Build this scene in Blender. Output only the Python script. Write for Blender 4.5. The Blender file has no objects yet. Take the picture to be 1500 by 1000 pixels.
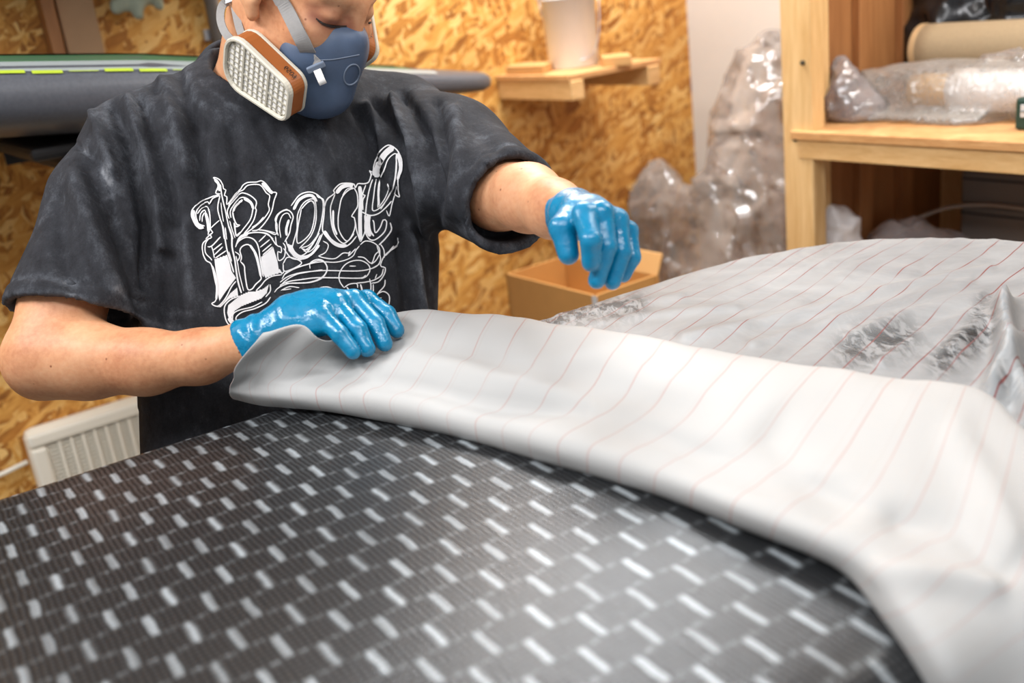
import bpy, bmesh, math, random
import numpy as np
from mathutils import Vector
from mathutils.bvhtree import BVHTree
from mathutils.geometry import tessellate_polygon

random.seed(7)
S = bpy.context.scene
COL = S.collection
V3 = lambda *a: np.array(a, float)

# ------------------------------------------------------------------ camera
CAMZ = 1.50
PITCH, ROLL, FPX = math.radians(19), math.radians(7), 1500.0
CAM = V3(0, 0, CAMZ)
_F = V3(0, math.cos(PITCH), -math.sin(PITCH))
_R0 = V3(1, 0, 0)
_U0 = V3(0, math.sin(PITCH), math.cos(PITCH))
_R = math.cos(ROLL) * _R0 - math.sin(ROLL) * _U0
_U = math.sin(ROLL) * _R0 + math.cos(ROLL) * _U0
cd = bpy.data.cameras.new('camera')
cam = bpy.data.objects.new('camera', cd)
COL.objects.link(cam)
from mathutils import Matrix
cam.matrix_world = Matrix(((_R[0], _U[0], -_F[0], 0), (_R[1], _U[1], -_F[1], 0), (_R[2], _U[2], -_F[2], CAMZ), (0, 0, 0, 1)))
cd.sensor_width = 36
cd.lens = 36
cd.clip_start = 0.02
cd.dof.use_dof = True
cd.dof.focus_distance = 1.33
cd.dof.aperture_fstop = 3.0
S.camera = cam

# ------------------------------------------------------------------ world, lights, exposure
w = bpy.data.worlds.new('world')
S.world = w
w.use_nodes = True
w.node_tree.nodes['Background'].inputs[0].default_value = (0.96, 0.97, 1.0, 1)
w.node_tree.nodes['Background'].inputs[1].default_value = 0.42

def area(name, loc, target, sx, sy, power, color=(0.98, 0.98, 1.0)):
    l = bpy.data.lights.new(name, 'AREA')
    l.shape = 'RECTANGLE'
    l.size, l.size_y, l.energy, l.color = sx, sy, power, color
    o = bpy.data.objects.new(name, l)
    COL.objects.link(o)
    o.location = loc
    o.rotation_euler = (Vector(target) - Vector(loc)).to_track_quat('-Z', 'Y').to_euler()
    return o
area('ceiling_lamp', (0.10, 0.05, 2.58), (-0.05, 1.25, 1.1), 1.5, 0.35, 20)
area('ceiling_lamp', (0.22, 2.66, 2.64), (0.16, 2.3, 0.8), 1.1, 0.5, 56, (0.96, 0.98, 1))
area('ceiling_lamp', (-1.35, 0.80, 2.55), (-0.3, 1.4, 1.2), 1.2, 0.35, 34)
area('ceiling_lamp', (1.35, 1.6, 2.6), (0.95, 2.8, 1.0), 1.2, 0.35, 26, (1, 0.97, 0.93))

S.view_settings.view_transform = 'Standard'
S.view_settings.look = 'None'
S.view_settings.gamma = 1
S.view_settings.use_curve_mapping = False
S.view_settings.exposure = 0.12

# ------------------------------------------------------------------ placement helpers (pixel of the 1500x1000 frame -> world point)
def ray(x, y):
    return _F + (x - 750) / FPX * _R + (500 - y) / FPX * _U
def P(x, y, d):
    return CAM + d * ray(x, y)
def PZ(x, y, z):
    r = ray(x, y)
    return CAM + r * ((z - CAMZ) / r[2])
def PP(x, y, pt, n):
    r = ray(x, y)
    return CAM + r * (np.dot(np.asarray(pt) - CAM, n) / np.dot(r, n))
def proj(p):
    q = np.asarray(p) - CAM
    d = q @ _F
    return np.stack([750 + FPX * (q @ _R) / d, 500 - FPX * (q @ _U) / d], -1)
def unit(v):
    v = np.asarray(v, float)
    return v / np.linalg.norm(v)

# ------------------------------------------------------------------ numpy noise
_rng = np.random.default_rng(3)
_PERM = _rng.permutation(4096)
_VAL = _rng.random(4096) * 2 - 1
def vnoise(p):
    p = np.asarray(p, float)
    i = np.floor(p).astype(np.int64)
    f = p - i
    f = f * f * (3 - 2 * f)
    def h(a, b, c):
        return _VAL[_PERM[(_PERM[(_PERM[a & 4095] + b) & 4095] + c) & 4095]]
    x, y, z = i[..., 0], i[..., 1], i[..., 2]
    u, v, ww = f[..., 0], f[..., 1], f[..., 2]
    r = 0
    for dx in (0, 1):
        for dy in (0, 1):
            for dz in (0, 1):
                r = r + h(x + dx, y + dy, z + dz) * (u if dx else 1 - u) * (v if dy else 1 - v) * (ww if dz else 1 - ww)
    return r
def fbm(p, o=3):
    r, a = 0, 1.0
    for k in range(o):
        r = r + a * vnoise(np.asarray(p) * 2 ** k + 17.3 * k)
        a *= 0.5
    return r
def ridged(p, o=3):
    r, a = 0, 1.0
    for k in range(o):
        r = r + a * (1 - 2 * np.abs(vnoise(np.asarray(p) * 1.9 ** k + 11.7 * k)))
        a *= 0.55
    return r

# ------------------------------------------------------------------ object helpers
def props(o, label=None, cat=None, group=None, kind=None):
    if label: o['label'] = label
    if cat: o['category'] = cat
    if group: o['group'] = group
    if kind: o['kind'] = kind
    return o
def root(name, loc, label, cat, group=None):
    o = bpy.data.objects.new(name, None)
    o.empty_display_size = 0.05
    COL.objects.link(o)
    o.location = loc
    return props(o, label, cat, group)
def origin(o):
    p = V3(0, 0, 0)
    while o is not None:
        p = p + np.array(o.location)
        o = o.parent
    return p
def meshobj(name, verts, faces, mat, parent=None, label=None, smooth=False, uv=None, attr=None, loc=None):
    """verts in world space; the object sits at loc (or at its parent's origin)."""
    verts = np.asarray(verts, float)
    base = origin(parent) if parent is not None else (np.asarray(loc, float) if loc is not None else V3(0, 0, 0))
    me = bpy.data.meshes.new(name)
    me.from_pydata([tuple(v) for v in (verts - base)], [], [tuple(int(i) for i in f) for f in faces])
    if smooth:
        me.polygons.foreach_set('use_smooth', [True] * len(me.polygons))
    if uv is not None:
        ul = me.uv_layers.new(name='UVMap')
        li = np.empty(len(me.loops), int)
        me.loops.foreach_get('vertex_index', li)
        ul.data.foreach_set('uv', np.asarray(uv, float)[li].ravel())
    if attr is not None:
        for k, a in attr.items():
            at = me.attributes.new(k, 'FLOAT', 'POINT')
            at.data.foreach_set('value', np.asarray(a, float))
    for m in (mat if isinstance(mat, (list, tuple)) else [mat]):
        me.materials.append(m)
    me.update()
    o = bpy.data.objects.new(name, me)
    COL.objects.link(o)
    if parent is not None:
        o.parent = parent
    elif loc is not None:
        o.location = loc
    if label: o['label'] = label
    return o
class MB:
    def __init__(s): s.v, s.f, s.n = [], [], 0
    def add(s, v, f):
        v = np.asarray(v, float).reshape(-1, 3)
        s.v.append(v)
        s.f += [tuple(i + s.n for i in q) for q in f]
        s.n += len(v)
        return s
    def box(s, o, ax, ay, az, bev=0.0):
        """box with corner o and edge vectors"""
        o, ax, ay, az = (np.asarray(q, float) for q in (o, ax, ay, az))
        if bev <= 0:
            v = [o + i * ax + j * ay + k * az for k in (0, 1) for j in (0, 1) for i in (0, 1)]
            return s.add(v, [(0, 2, 3, 1), (4, 5, 7, 6), (0, 1, 5, 4), (2, 6, 7, 3), (0, 4, 6, 2), (1, 3, 7, 5)])
        bm = bmesh.new()
        bmesh.ops.create_cube(bm, size=1)
        L = [np.linalg.norm(q) for q in (ax, ay, az)]
        for q in bm.verts: q.co = Vector(((q.co.x + .5) * L[0], (q.co.y + .5) * L[1], (q.co.z + .5) * L[2]))
        bmesh.ops.bevel(bm, geom=list(bm.edges), offset=min(bev, min(L) * .45), segments=2, affect='EDGES', profile=.5)
        bm.verts.index_update()
        U = [q / l for q, l in zip((ax, ay, az), L)]
        v = [o + q.co.x * U[0] + q.co.y * U[1] + q.co.z * U[2] for q in bm.verts]
        f = [[q.index for q in p.verts] for p in bm.faces]
        bm.free()
        return s.add(v, f)
    def tube(s, pts, r, n=10, cap=True):
        pts = np.asarray(pts, float)
        r = np.broadcast_to(np.asarray(r, float), (len(pts),))
        v, up = [], None
        for i, p in enumerate(pts):
            t = unit(pts[min(i + 1, len(pts) - 1)] - pts[max(i - 1, 0)])
            if up is None:
                up = V3(0, 0, 1) if abs(t[2]) < .9 else V3(1, 0, 0)
            x = unit(np.cross(up, t))
            up = np.cross(t, x)
            a = np.arange(n) * 2 * math.pi / n
            v.append(p + r[i] * (np.cos(a)[:, None] * x + np.sin(a)[:, None] * up))
        f = []
        for i in range(len(pts) - 1):
            for k in range(n):
                f.append((i * n + k, i * n + (k + 1) % n, (i + 1) * n + (k + 1) % n, (i + 1) * n + k))
        if cap:
            f.append(tuple(range(n))[::-1])
            f.append(tuple((len(pts) - 1) * n + k for k in range(n)))
        return s.add(np.concatenate(v), f)
    def lathe(s, o, axis, prof, n=40):
        """prof: list of (radius, height) along axis from o"""
        axis = unit(axis)
        x = unit(np.cross(axis, V3(0.3, 1, 0.2)))
        y = np.cross(axis, x)
        a = np.arange(n) * 2 * math.pi / n
        v = [np.asarray(o) + h * axis + r * (np.cos(a)[:, None] * x + np.sin(a)[:, None] * y) for r, h in prof]
        f = []
        for i in range(len(prof) - 1):
            for k in range(n):
                f.append((i * n + k, i * n + (k + 1) % n, (i + 1) * n + (k + 1) % n, (i + 1) * n + k))
        f.append(tuple(range(n))[::-1])
        f.append(tuple((len(prof) - 1) * n + k for k in range(n)))
        return s.add(np.concatenate(v), f)
    def make(s, name, mat, parent=None, label=None, smooth=False, loc=None):
        return meshobj(name, np.concatenate(s.v), s.f, mat, parent, label, smooth, loc=loc)

def crspline(pts, step=None, n=None):
    """Catmull-Rom through pts, resampled"""
    pts = np.asarray(pts, float)
    if len(pts) == 2:
        m = n or max(2, int(np.linalg.norm(pts[1] - pts[0]) / step) + 1)
        return pts[0] + (pts[1] - pts[0]) * np.linspace(0, 1, m)[:, None]
    q = np.vstack([2 * pts[0] - pts[1], pts, 2 * pts[-1] - pts[-2]])
    out = []
    for i in range(1, len(q) - 2):
        p0, p1, p2, p3 = q[i - 1], q[i], q[i + 1], q[i + 2]
        m = n or max(2, int(np.linalg.norm(p2 - p1) / step) + 1)
        t = np.linspace(0, 1, m, endpoint=False)[:, None]
        out.append(0.5 * (2 * p1 + (p2 - p0) * t + (2 * p0 - 5 * p1 + 4 * p2 - p3) * t ** 2 + (3 * p1 - p0 - 3 * p2 + p3) * t ** 3))
    out.append(pts[-1:])
    return np.vstack(out)

def ribbon(mb, pts, nrm, width, thick):
    """flat strap swept along pts; nrm = outward hint per point"""
    pts = np.asarray(pts, float)
    m = len(pts)
    nrm = np.broadcast_to(np.asarray(nrm, float), (m, 3))
    v = []
    for i in range(m):
        t = unit(pts[min(i + 1, m - 1)] - pts[max(i - 1, 0)])
        s = unit(np.cross(t, nrm[i]))
        nn = np.cross(s, t)
        w2 = width[i] / 2 if hasattr(width, '__len__') else width / 2
        for a, b in ((-1, -1), (1, -1), (1, 1), (-1, 1)):
            v.append(pts[i] + a * w2 * s + b * thick / 2 * nn)
    f = []
    for i in range(m - 1):
        for k in range(4):
            f.append((i * 4 + k, i * 4 + (k + 1) % 4, i * 4 + 4 + (k + 1) % 4, i * 4 + 4 + k))
    f += [(3, 2, 1, 0), tuple((m - 1) * 4 + k for k in range(4))]
    mb.add(v, f)

# ------------------------------------------------------------------ signed-distance modelling (smooth unions turned into one continuous mesh)
def smin(a, b, k):
    h = np.clip(0.5 + 0.5 * (b - a) / k, 0, 1)
    return b + (a - b) * h - k * h * (1 - h)
def smax(a, b, k): return -smin(-a, -b, k)
def rcone(p, a, b, ra, rb):
    a, b = np.asarray(a, float), np.asarray(b, float)
    ba = b - a
    h = np.clip(((p - a) @ ba) / (ba @ ba), 0, 1)
    return np.linalg.norm(p - a - h[..., None] * ba, axis=-1) - (ra + (rb - ra) * h)
def chain(p, pts, rad, k=0.012):
    r = None
    for i in range(len(pts) - 1):
        d = rcone(p, pts[i], pts[i + 1], rad[i], rad[i + 1])
        r = d if r is None else smin(r, d, k)
    return r
def ell(p, c, r):
    q = (p - np.asarray(c, float))
    r = np.asarray(r, float)
    k0 = np.linalg.norm(q / r, axis=-1)
    k1 = np.linalg.norm(q / (r * r), axis=-1) + 1e-9
    return k0 * (k0 - 1) / k1
def sdf_mesh(f, lo, hi, h, smooth=2):
    lo = np.asarray(lo, float)
    n4 = np.ceil((np.asarray(hi) - lo) / (4 * h)).astype(int)
    ax = [lo[i] + 4 * h * np.arange(n4[i] + 1) for i in range(3)]
    G = np.stack(np.meshgrid(*ax, indexing='ij'), -1)
    fc = f(G.reshape(-1, 3)).reshape(G.shape[:3])
    c = None
    for dx in (0, 1):
        for dy in (0, 1):
            for dz in (0, 1):
                q = np.abs(fc[dx:n4[0] + dx, dy:n4[1] + dy, dz:n4[2] + dz])
                c = q if c is None else np.minimum(c, q)
    near = c < 4 * h * 1.9
    near = np.pad(near, ((0, 1), (0, 1), (0, 1)))
    Vv = np.repeat(np.repeat(np.repeat(fc, 4, 0), 4, 1), 4, 2)
    M = np.repeat(np.repeat(np.repeat(near, 4, 0), 4, 1), 4, 2)
    M[1:] |= M[:-1].copy(); M[:, 1:] |= M[:, :-1].copy(); M[:, :, 1:] |= M[:, :, :-1].copy()
    idx = np.argwhere(M)
    vals = np.empty(len(idx))
    for s in range(0, len(idx), 400000):
        vals[s:s + 400000] = f(lo + h * idx[s:s + 400000])
    Vv[M] = vals
    ins = Vv < 0
    N = np.array(Vv.shape)
    cnt = np.zeros(N - 1, np.uint8)
    corners = [(a, b, c2) for a in (0, 1) for b in (0, 1) for c2 in (0, 1)]
    for a, b, c2 in corners:
        cnt += ins[a:N[0] - 1 + a, b:N[1] - 1 + b, c2:N[2] - 1 + c2]
    act = np.argwhere((cnt > 0) & (cnt < 8))
    ids = -np.ones(N - 1, np.int64)
    ids[act[:, 0], act[:, 1], act[:, 2]] = np.arange(len(act))
    cv = {c3: Vv[act[:, 0] + c3[0], act[:, 1] + c3[1], act[:, 2] + c3[2]] for c3 in corners}
    acc = np.zeros((len(act), 3)); num = np.zeros(len(act))
    for c1 in corners:
        for axn in range(3):
            if c1[axn] == 0:
                c2 = list(c1); c2[axn] = 1; c2 = tuple(c2)
                va, vb = cv[c1], cv[c2]
                m = (va < 0) != (vb < 0)
                t = np.where(m, va / np.where(m, va - vb, 1), 0)
                pt = np.array(c1, float)[None] + t[:, None] * (np.array(c2) - np.array(c1))[None]
                acc += np.where(m[:, None], pt, 0)
                num += m
    verts = lo + h * (act + acc / num[:, None])
    faces = []
    for axn in range(3):
        u, v = (axn + 1) % 3, (axn + 2) % 3
        sl0 = [slice(None)] * 3; sl1 = [slice(None)] * 3
        sl0[axn] = slice(0, N[axn] - 1); sl1[axn] = slice(1, N[axn])
        e = np.argwhere(ins[tuple(sl0)] != ins[tuple(sl1)])
        e = e[(e[:, u] > 0) & (e[:, v] > 0) & (e[:, u] < N[u] - 1) & (e[:, v] < N[v] - 1)]
        if not len(e): continue
        flip = ins[tuple(e.T)]
        q = []
        for du, dv in ((-1, -1), (0, -1), (0, 0), (-1, 0)):
            k = e.copy(); k[:, u] += du; k[:, v] += dv
            q.append(ids[k[:, 0], k[:, 1], k[:, 2]])
        q = np.stack(q, 1)
        q = np.where(flip[:, None], q, q[:, ::-1])
        faces.append(q[(q >= 0).all(1)])
    faces = np.concatenate(faces)
    for _ in range(smooth):
        verts = laplace(verts, faces, 0.5)
    return verts, faces
def laplace(v, f, lam):
    s = np.zeros_like(v); n = np.zeros(len(v))
    for a in range(4):
        for b in ((a + 1) % 4, (a + 3) % 4):
            for k in range(3):
                s[:, k] += np.bincount(f[:, a], v[f[:, b], k], len(v))
            n += np.bincount(f[:, a], minlength=len(v))
    return v + lam * (s / np.maximum(n, 1)[:, None] - v)
def vnormals(v, f):
    fn = np.cross(v[f[:, 2]] - v[f[:, 0]], v[f[:, 3]] - v[f[:, 1]])
    s = np.zeros_like(v)
    for a in range(4):
        for k in range(3):
            s[:, k] += np.bincount(f[:, a], fn[:, k], len(v))
    return s / (np.linalg.norm(s, axis=1, keepdims=True) + 1e-12)
def gridfaces(n, m, closed=False):
    f = []
    for i in range(n - 1):
        for j in range(m - 1 + (1 if closed else 0)):
            k = (j + 1) % m
            f.append((i * m + j, i * m + k, (i + 1) * m + k, (i + 1) * m + j))
    return f
def polydist(p2, line):
    line = np.asarray(line, float)
    best = np.full(len(p2), 1e9)
    for a, b in zip(line[:-1], line[1:]):
        ba = b - a
        h = np.clip(((p2 - a) @ ba) / (ba @ ba), 0, 1)
        best = np.minimum(best, np.linalg.norm(p2 - a - h[:, None] * ba, axis=1))
    return best

# ------------------------------------------------------------------ materials
class NT:
    def __init__(s, name):
        s.m = bpy.data.materials.new(name)
        s.m.use_nodes = True
        s.t = s.m.node_tree
        s.b = s.t.nodes['Principled BSDF']
        s.o = s.t.nodes['Material Output']
    def n(s, typ, **k):
        q = s.t.nodes.new('ShaderNode' + typ)
        for a, b in k.items(): setattr(q, a, b)
        return q
    def l(s, a, b): s.t.links.new(a, b)
    def set(s, node, **k):
        for a, b in k.items(): s.inp(node, a.replace('_', ' '), b)
        return node
    def inp(s, node, key, val):
        i = node.inputs[key]
        if isinstance(val, bpy.types.NodeSocket): s.l(val, i)
        else: i.default_value = val
    def math(s, op, a, b=None, c=None, clamp=False):
        q = s.n('Math', operation=op, use_clamp=clamp)
        for i, x in enumerate((a, b, c)):
            if x is not None: s.inp(q, i, x)
        return q.outputs[0]
    def mix(s, f, a, b, typ='MIX'):
        q = s.n('Mix', data_type='RGBA', blend_type=typ)
        s.inp(q, 0, f)
        for i, x in ((6, a), (7, b)):
            s.inp(q, i, x if isinstance(x, bpy.types.NodeSocket) else (*x, 1))
        return q.outputs[2]
    def ramp(s, f, stops, interp='LINEAR'):
        q = s.n('ValToRGB')
        q.color_ramp.interpolation = interp
        e = q.color_ramp.elements
        while len(e) < len(stops): e.new(0.5)
        for el, (p, c) in zip(e, stops):
            el.position = p
            el.color = (*c, 1) if len(c) == 3 else c
        s.l(f, q.inputs[0])
        return q.outputs[0]
    def coord(s, which='Object'): return s.n('TexCoord').outputs[which]
    def mapping(s, v, scale=(1, 1, 1), rot=(0, 0, 0), loc=(0, 0, 0)):
        q = s.n('Mapping')
        s.l(v, q.inputs[0])
        q.inputs['Scale'].default_value = scale
        q.inputs['Rotation'].default_value = rot
        q.inputs['Location'].default_value = loc
        return q.outputs[0]
    def noise(s, v, scale, detail=3, rough=0.5, dist=0.0, out=0):
        q = s.n('TexNoise')
        s.l(v, q.inputs['Vector'])
        q.inputs['Scale'].default_value = scale
        q.inputs['Detail'].default_value = detail
        q.inputs['Roughness'].default_value = rough
        q.inputs['Distortion'].default_value = dist
        return q.outputs[out]
    def bump(s, h, strength, dist=0.01):
        q = s.n('Bump')
        s.l(h, q.inputs['Height'])
        q.inputs['Strength'].default_value = strength
        q.inputs['Distance'].default_value = dist
        s.l(q.outputs[0], s.b.inputs['Normal'])
        return q.outputs[0]
    def base(s, col=None, rough=None, spec=None, metal=None, **k):
        if col is not None: s.inp(s.b, 'Base Color', col if isinstance(col, bpy.types.NodeSocket) else (*col, 1))
        if rough is not None: s.inp(s.b, 'Roughness', rough)
        if spec is not None: s.inp(s.b, 'Specular IOR Level', spec)
        if metal is not None: s.inp(s.b, 'Metallic', metal)
        for a, b in k.items(): s.inp(s.b, a, b)
        return s.m

def plain(name, col, rough=0.5, var=0.12, scale=30, bump=0.0, **k):
    t = NT(name)
    c = t.coord()
    f = t.noise(c, scale, 4, 0.6)
    t.base(t.mix(f, tuple(x * (1 - var) for x in col), tuple(min(1, x * (1 + var)) for x in col)), rough, **k)
    if bump: t.bump(f, bump, 0.004)
    return t.m
def wood(name, dark, light, axis_scale=(1, 1, 1), scale=6, rough=0.55):
    t = NT(name)
    c = t.mapping(t.coord(), axis_scale)
    a = t.noise(c, scale, 5, 0.6, 0.8)
    b = t.noise(c, scale * 5, 3, 0.6)
    f = t.math('ADD', t.math('MULTIPLY', a, 0.7), t.math('MULTIPLY', b, 0.3))
    t.base(t.ramp(f, [(0.3, dark), (0.5, tuple((x + y) / 2 for x, y in zip(dark, light))), (0.68, light)]), rough)
    t.bump(b, 0.15, 0.002)
    return t.m

def osb_material():
    """compressed strand board: flakes = random cells whose grain is turned by a random angle"""
    t = NT('strand_board')
    c = t.coord()
    warp = t.noise(c, 9, 2, 0.5, out=1)
    wv = t.n('VectorMath', operation='MULTIPLY_ADD')
    t.l(warp, wv.inputs[0]); wv.inputs[1].default_value = (.05, .05, .05); t.l(c, wv.inputs[2])
    col, hgt = None, None
    for k, (rz, sc) in enumerate(((0.45, 64), (-0.6, 58), (1.45, 72), (0.0, 84), (-1.1, 66))):
        m = t.mapping(t.mapping(wv.outputs[0], (1, 1, 1), (0, rz, 0), (k * 3.1, 0, k * 1.7)), (1.0, 1.0, 0.24))
        vo = t.n('TexVoronoi', voronoi_dimensions='3D', feature='F1')
        t.l(m, vo.inputs['Vector']); vo.inputs['Scale'].default_value = sc
        sep = t.n('SeparateColor'); t.l(vo.outputs['Color'], sep.inputs[0])
        gm = t.mapping(t.mapping(c, (1, 1, 1), (0, rz, 0), (k, 0, 0)), (1, 1, 0.14))
        grain = t.noise(gm, 130, 3, 0.6)
        v = t.math('ADD', t.math('MULTIPLY', sep.outputs[0], 0.5), t.math('MULTIPLY', grain, 0.5))
        shade = t.ramp(v, [(0.18, (0.16, 0.050, 0.009)), (0.36, (0.46, 0.19, 0.034)), (0.54, (0.70, 0.36, 0.080)), (0.82, (0.90, 0.62, 0.24))])
        if col is None: col, hgt = shade, v
        else:
            top = t.math('GREATER_THAN', sep.outputs[1], 0.52)
            col = t.mix(top, col, shade)
            hm = t.n('Mix', data_type='FLOAT')
            t.l(top, hm.inputs[0]); t.l(hgt, hm.inputs[2]); t.l(v, hm.inputs[3])
            hgt = hm.outputs[0]
    big = t.noise(c, 3.0, 3, 0.6)
    col = t.mix(t.math('MULTIPLY', t.ramp(big, [(0.35, (0, 0, 0)), (0.7, (1, 1, 1))]), 0.40), col, (0.46, 0.19, 0.04))
    t.base(col, 0.6, 0.3)
    t.bump(hgt, 0.25, 0.003)
    return t.m

M = {}
M['osb'] = osb_material()
M['white_wall'] = plain('painted_wall', (0.58, 0.53, 0.47), 0.7, 0.05, 8)
M['floor'] = plain('concrete_floor', (0.25, 0.23, 0.2), 0.7, 0.2, 6)
M['ceiling'] = plain('ceiling_paint', (0.42, 0.40, 0.37), 0.8, 0.04, 5)
M['pine'] = wood('pine_timber', (0.62, 0.36, 0.13), (0.84, 0.58, 0.28), (9, 9, 0.8), 4)
M['pine_h'] = wood('pine_timber_flat', (0.60, 0.34, 0.12), (0.82, 0.55, 0.26), (2, 2, 12), 4)
M['plywood'] = wood('brown_plywood', (0.26, 0.10, 0.03), (0.44, 0.20, 0.07), (6, 6, 0.5), 4)
M['shelf_ply'] = wood('shelf_plywood', (0.45, 0.2, 0.06), (0.72, 0.42, 0.18), (3, 3, 20), 3)
M['cream'] = plain('cream_enamel', (0.80, 0.76, 0.65), 0.35, 0.03, 10)
M['cream_dark'] = plain('heater_inside', (0.17, 0.13, 0.09), 0.6, 0.05, 10)
M['white_plastic'] = plain('white_plastic', (0.82, 0.81, 0.80), 0.35, 0.04, 12)
M['bucket_white'] = plain('bucket_plastic', (0.74, 0.77, 0.80), 0.35, 0.04, 12)
M['card'] = plain('cardboard', (0.50, 0.25, 0.07), 0.75, 0.08, 25)
M['card_light'] = plain('cardboard_inside', (0.56, 0.31, 0.11), 0.75, 0.08, 25)
M['steel'] = plain('galvanised_wire', (0.45, 0.45, 0.47), 0.35, 0.05, 30, metal=0.9)
M['screw'] = plain('screw_steel', (0.08, 0.07, 0.05), 0.4, 0.1, 60, metal=0.6)
M['black_bar'] = plain('black_foam', (0.012, 0.012, 0.013), 0.6, 0.3, 40)
M['grey_pipe'] = plain('grey_pipe', (0.20, 0.18, 0.16), 0.5, 0.1, 20)
M['beige'] = plain('beige_plank', (0.45, 0.28, 0.15), 0.65, 0.15, 14)
M['rag'] = plain('pale_green_rag', (0.42, 0.47, 0.36), 0.9, 0.15, 30)
M['green_box'] = plain('dark_green_plastic', (0.010, 0.045, 0.034), 0.4, 0.1, 20)
M['label'] = plain('grey_label', (0.55, 0.57, 0.58), 0.5, 0.06, 20)
M['kraft'] = plain('kraft_paper', (0.40, 0.30, 0.18), 0.8, 0.18, 160)
M['card_core'] = plain('card_core', (0.55, 0.36, 0.18), 0.7, 0.1, 40)
M['bag_black'] = plain('bin_liner_black', (0.006, 0.006, 0.007), 0.22, 0.2, 30, bump=0.2)
M['hose'] = plain('pale_hose', (0.35, 0.3, 0.26), 0.5, 0.1, 20)
M['grey_carton'] = plain('grey_carton', (0.16, 0.14, 0.125), 0.7, 0.1, 10)

def film(name, tint, alpha, rough=0.12, bump=0.35, bscale=14):
    """thin crumpled plastic: see-through with glossy creases"""
    t = NT(name)
    c = t.coord()
    r1 = t.n('TexNoise', noise_type='RIDGED_MULTIFRACTAL')
    t.l(c, r1.inputs['Vector'])
    r1.inputs['Scale'].default_value = bscale
    r1.inputs['Detail'].default_value = 3
    t.base(tint, 0.6, 0.3)
    nb = t.bump(r1.outputs[0], bump, 0.02)
    fr = t.n('LayerWeight'); fr.inputs['Blend'].default_value = 0.35; t.l(nb, fr.inputs['Normal'])
    a = t.math('ADD', t.math('MULTIPLY', fr.outputs['Facing'], 0.40), alpha, clamp=True)
    tr = t.n('BsdfTransparent'); m1 = t.n('MixShader')
    t.l(a, m1.inputs[0]); t.l(tr.outputs[0], m1.inputs[1]); t.l(t.b.outputs[0], m1.inputs[2])
    gl = t.n('BsdfGlossy'); gl.inputs['Roughness'].default_value = rough; t.l(nb, gl.inputs['Normal'])
    m2 = t.n('MixShader')
    t.l(t.math('MULTIPLY_ADD', fr.outputs['Fresnel'], 0.9, 0.05, clamp=True), m2.inputs[0]); t.l(m1.outputs[0], m2.inputs[1]); t.l(gl.outputs[0], m2.inputs[2])
    t.l(m2.outputs[0], t.o.inputs['Surface'])
    return t.m
M['film'] = film('clear_plastic_film', (0.62, 0.54, 0.48), 0.24, 0.10, 0.55, 11)
M['bubble'] = film('bubble_wrap', (0.78, 0.74, 0.68), 0.15, 0.30, 0.4, 60)
M['bag_grey'] = film('grey_plastic_bag', (0.50, 0.45, 0.45), 0.38, 0.16, 0.7, 16)
M['bag_white'] = plain('white_plastic_bag', (0.84, 0.82, 0.81), 0.4, 0.05, 20, bump=0.3)

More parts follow.
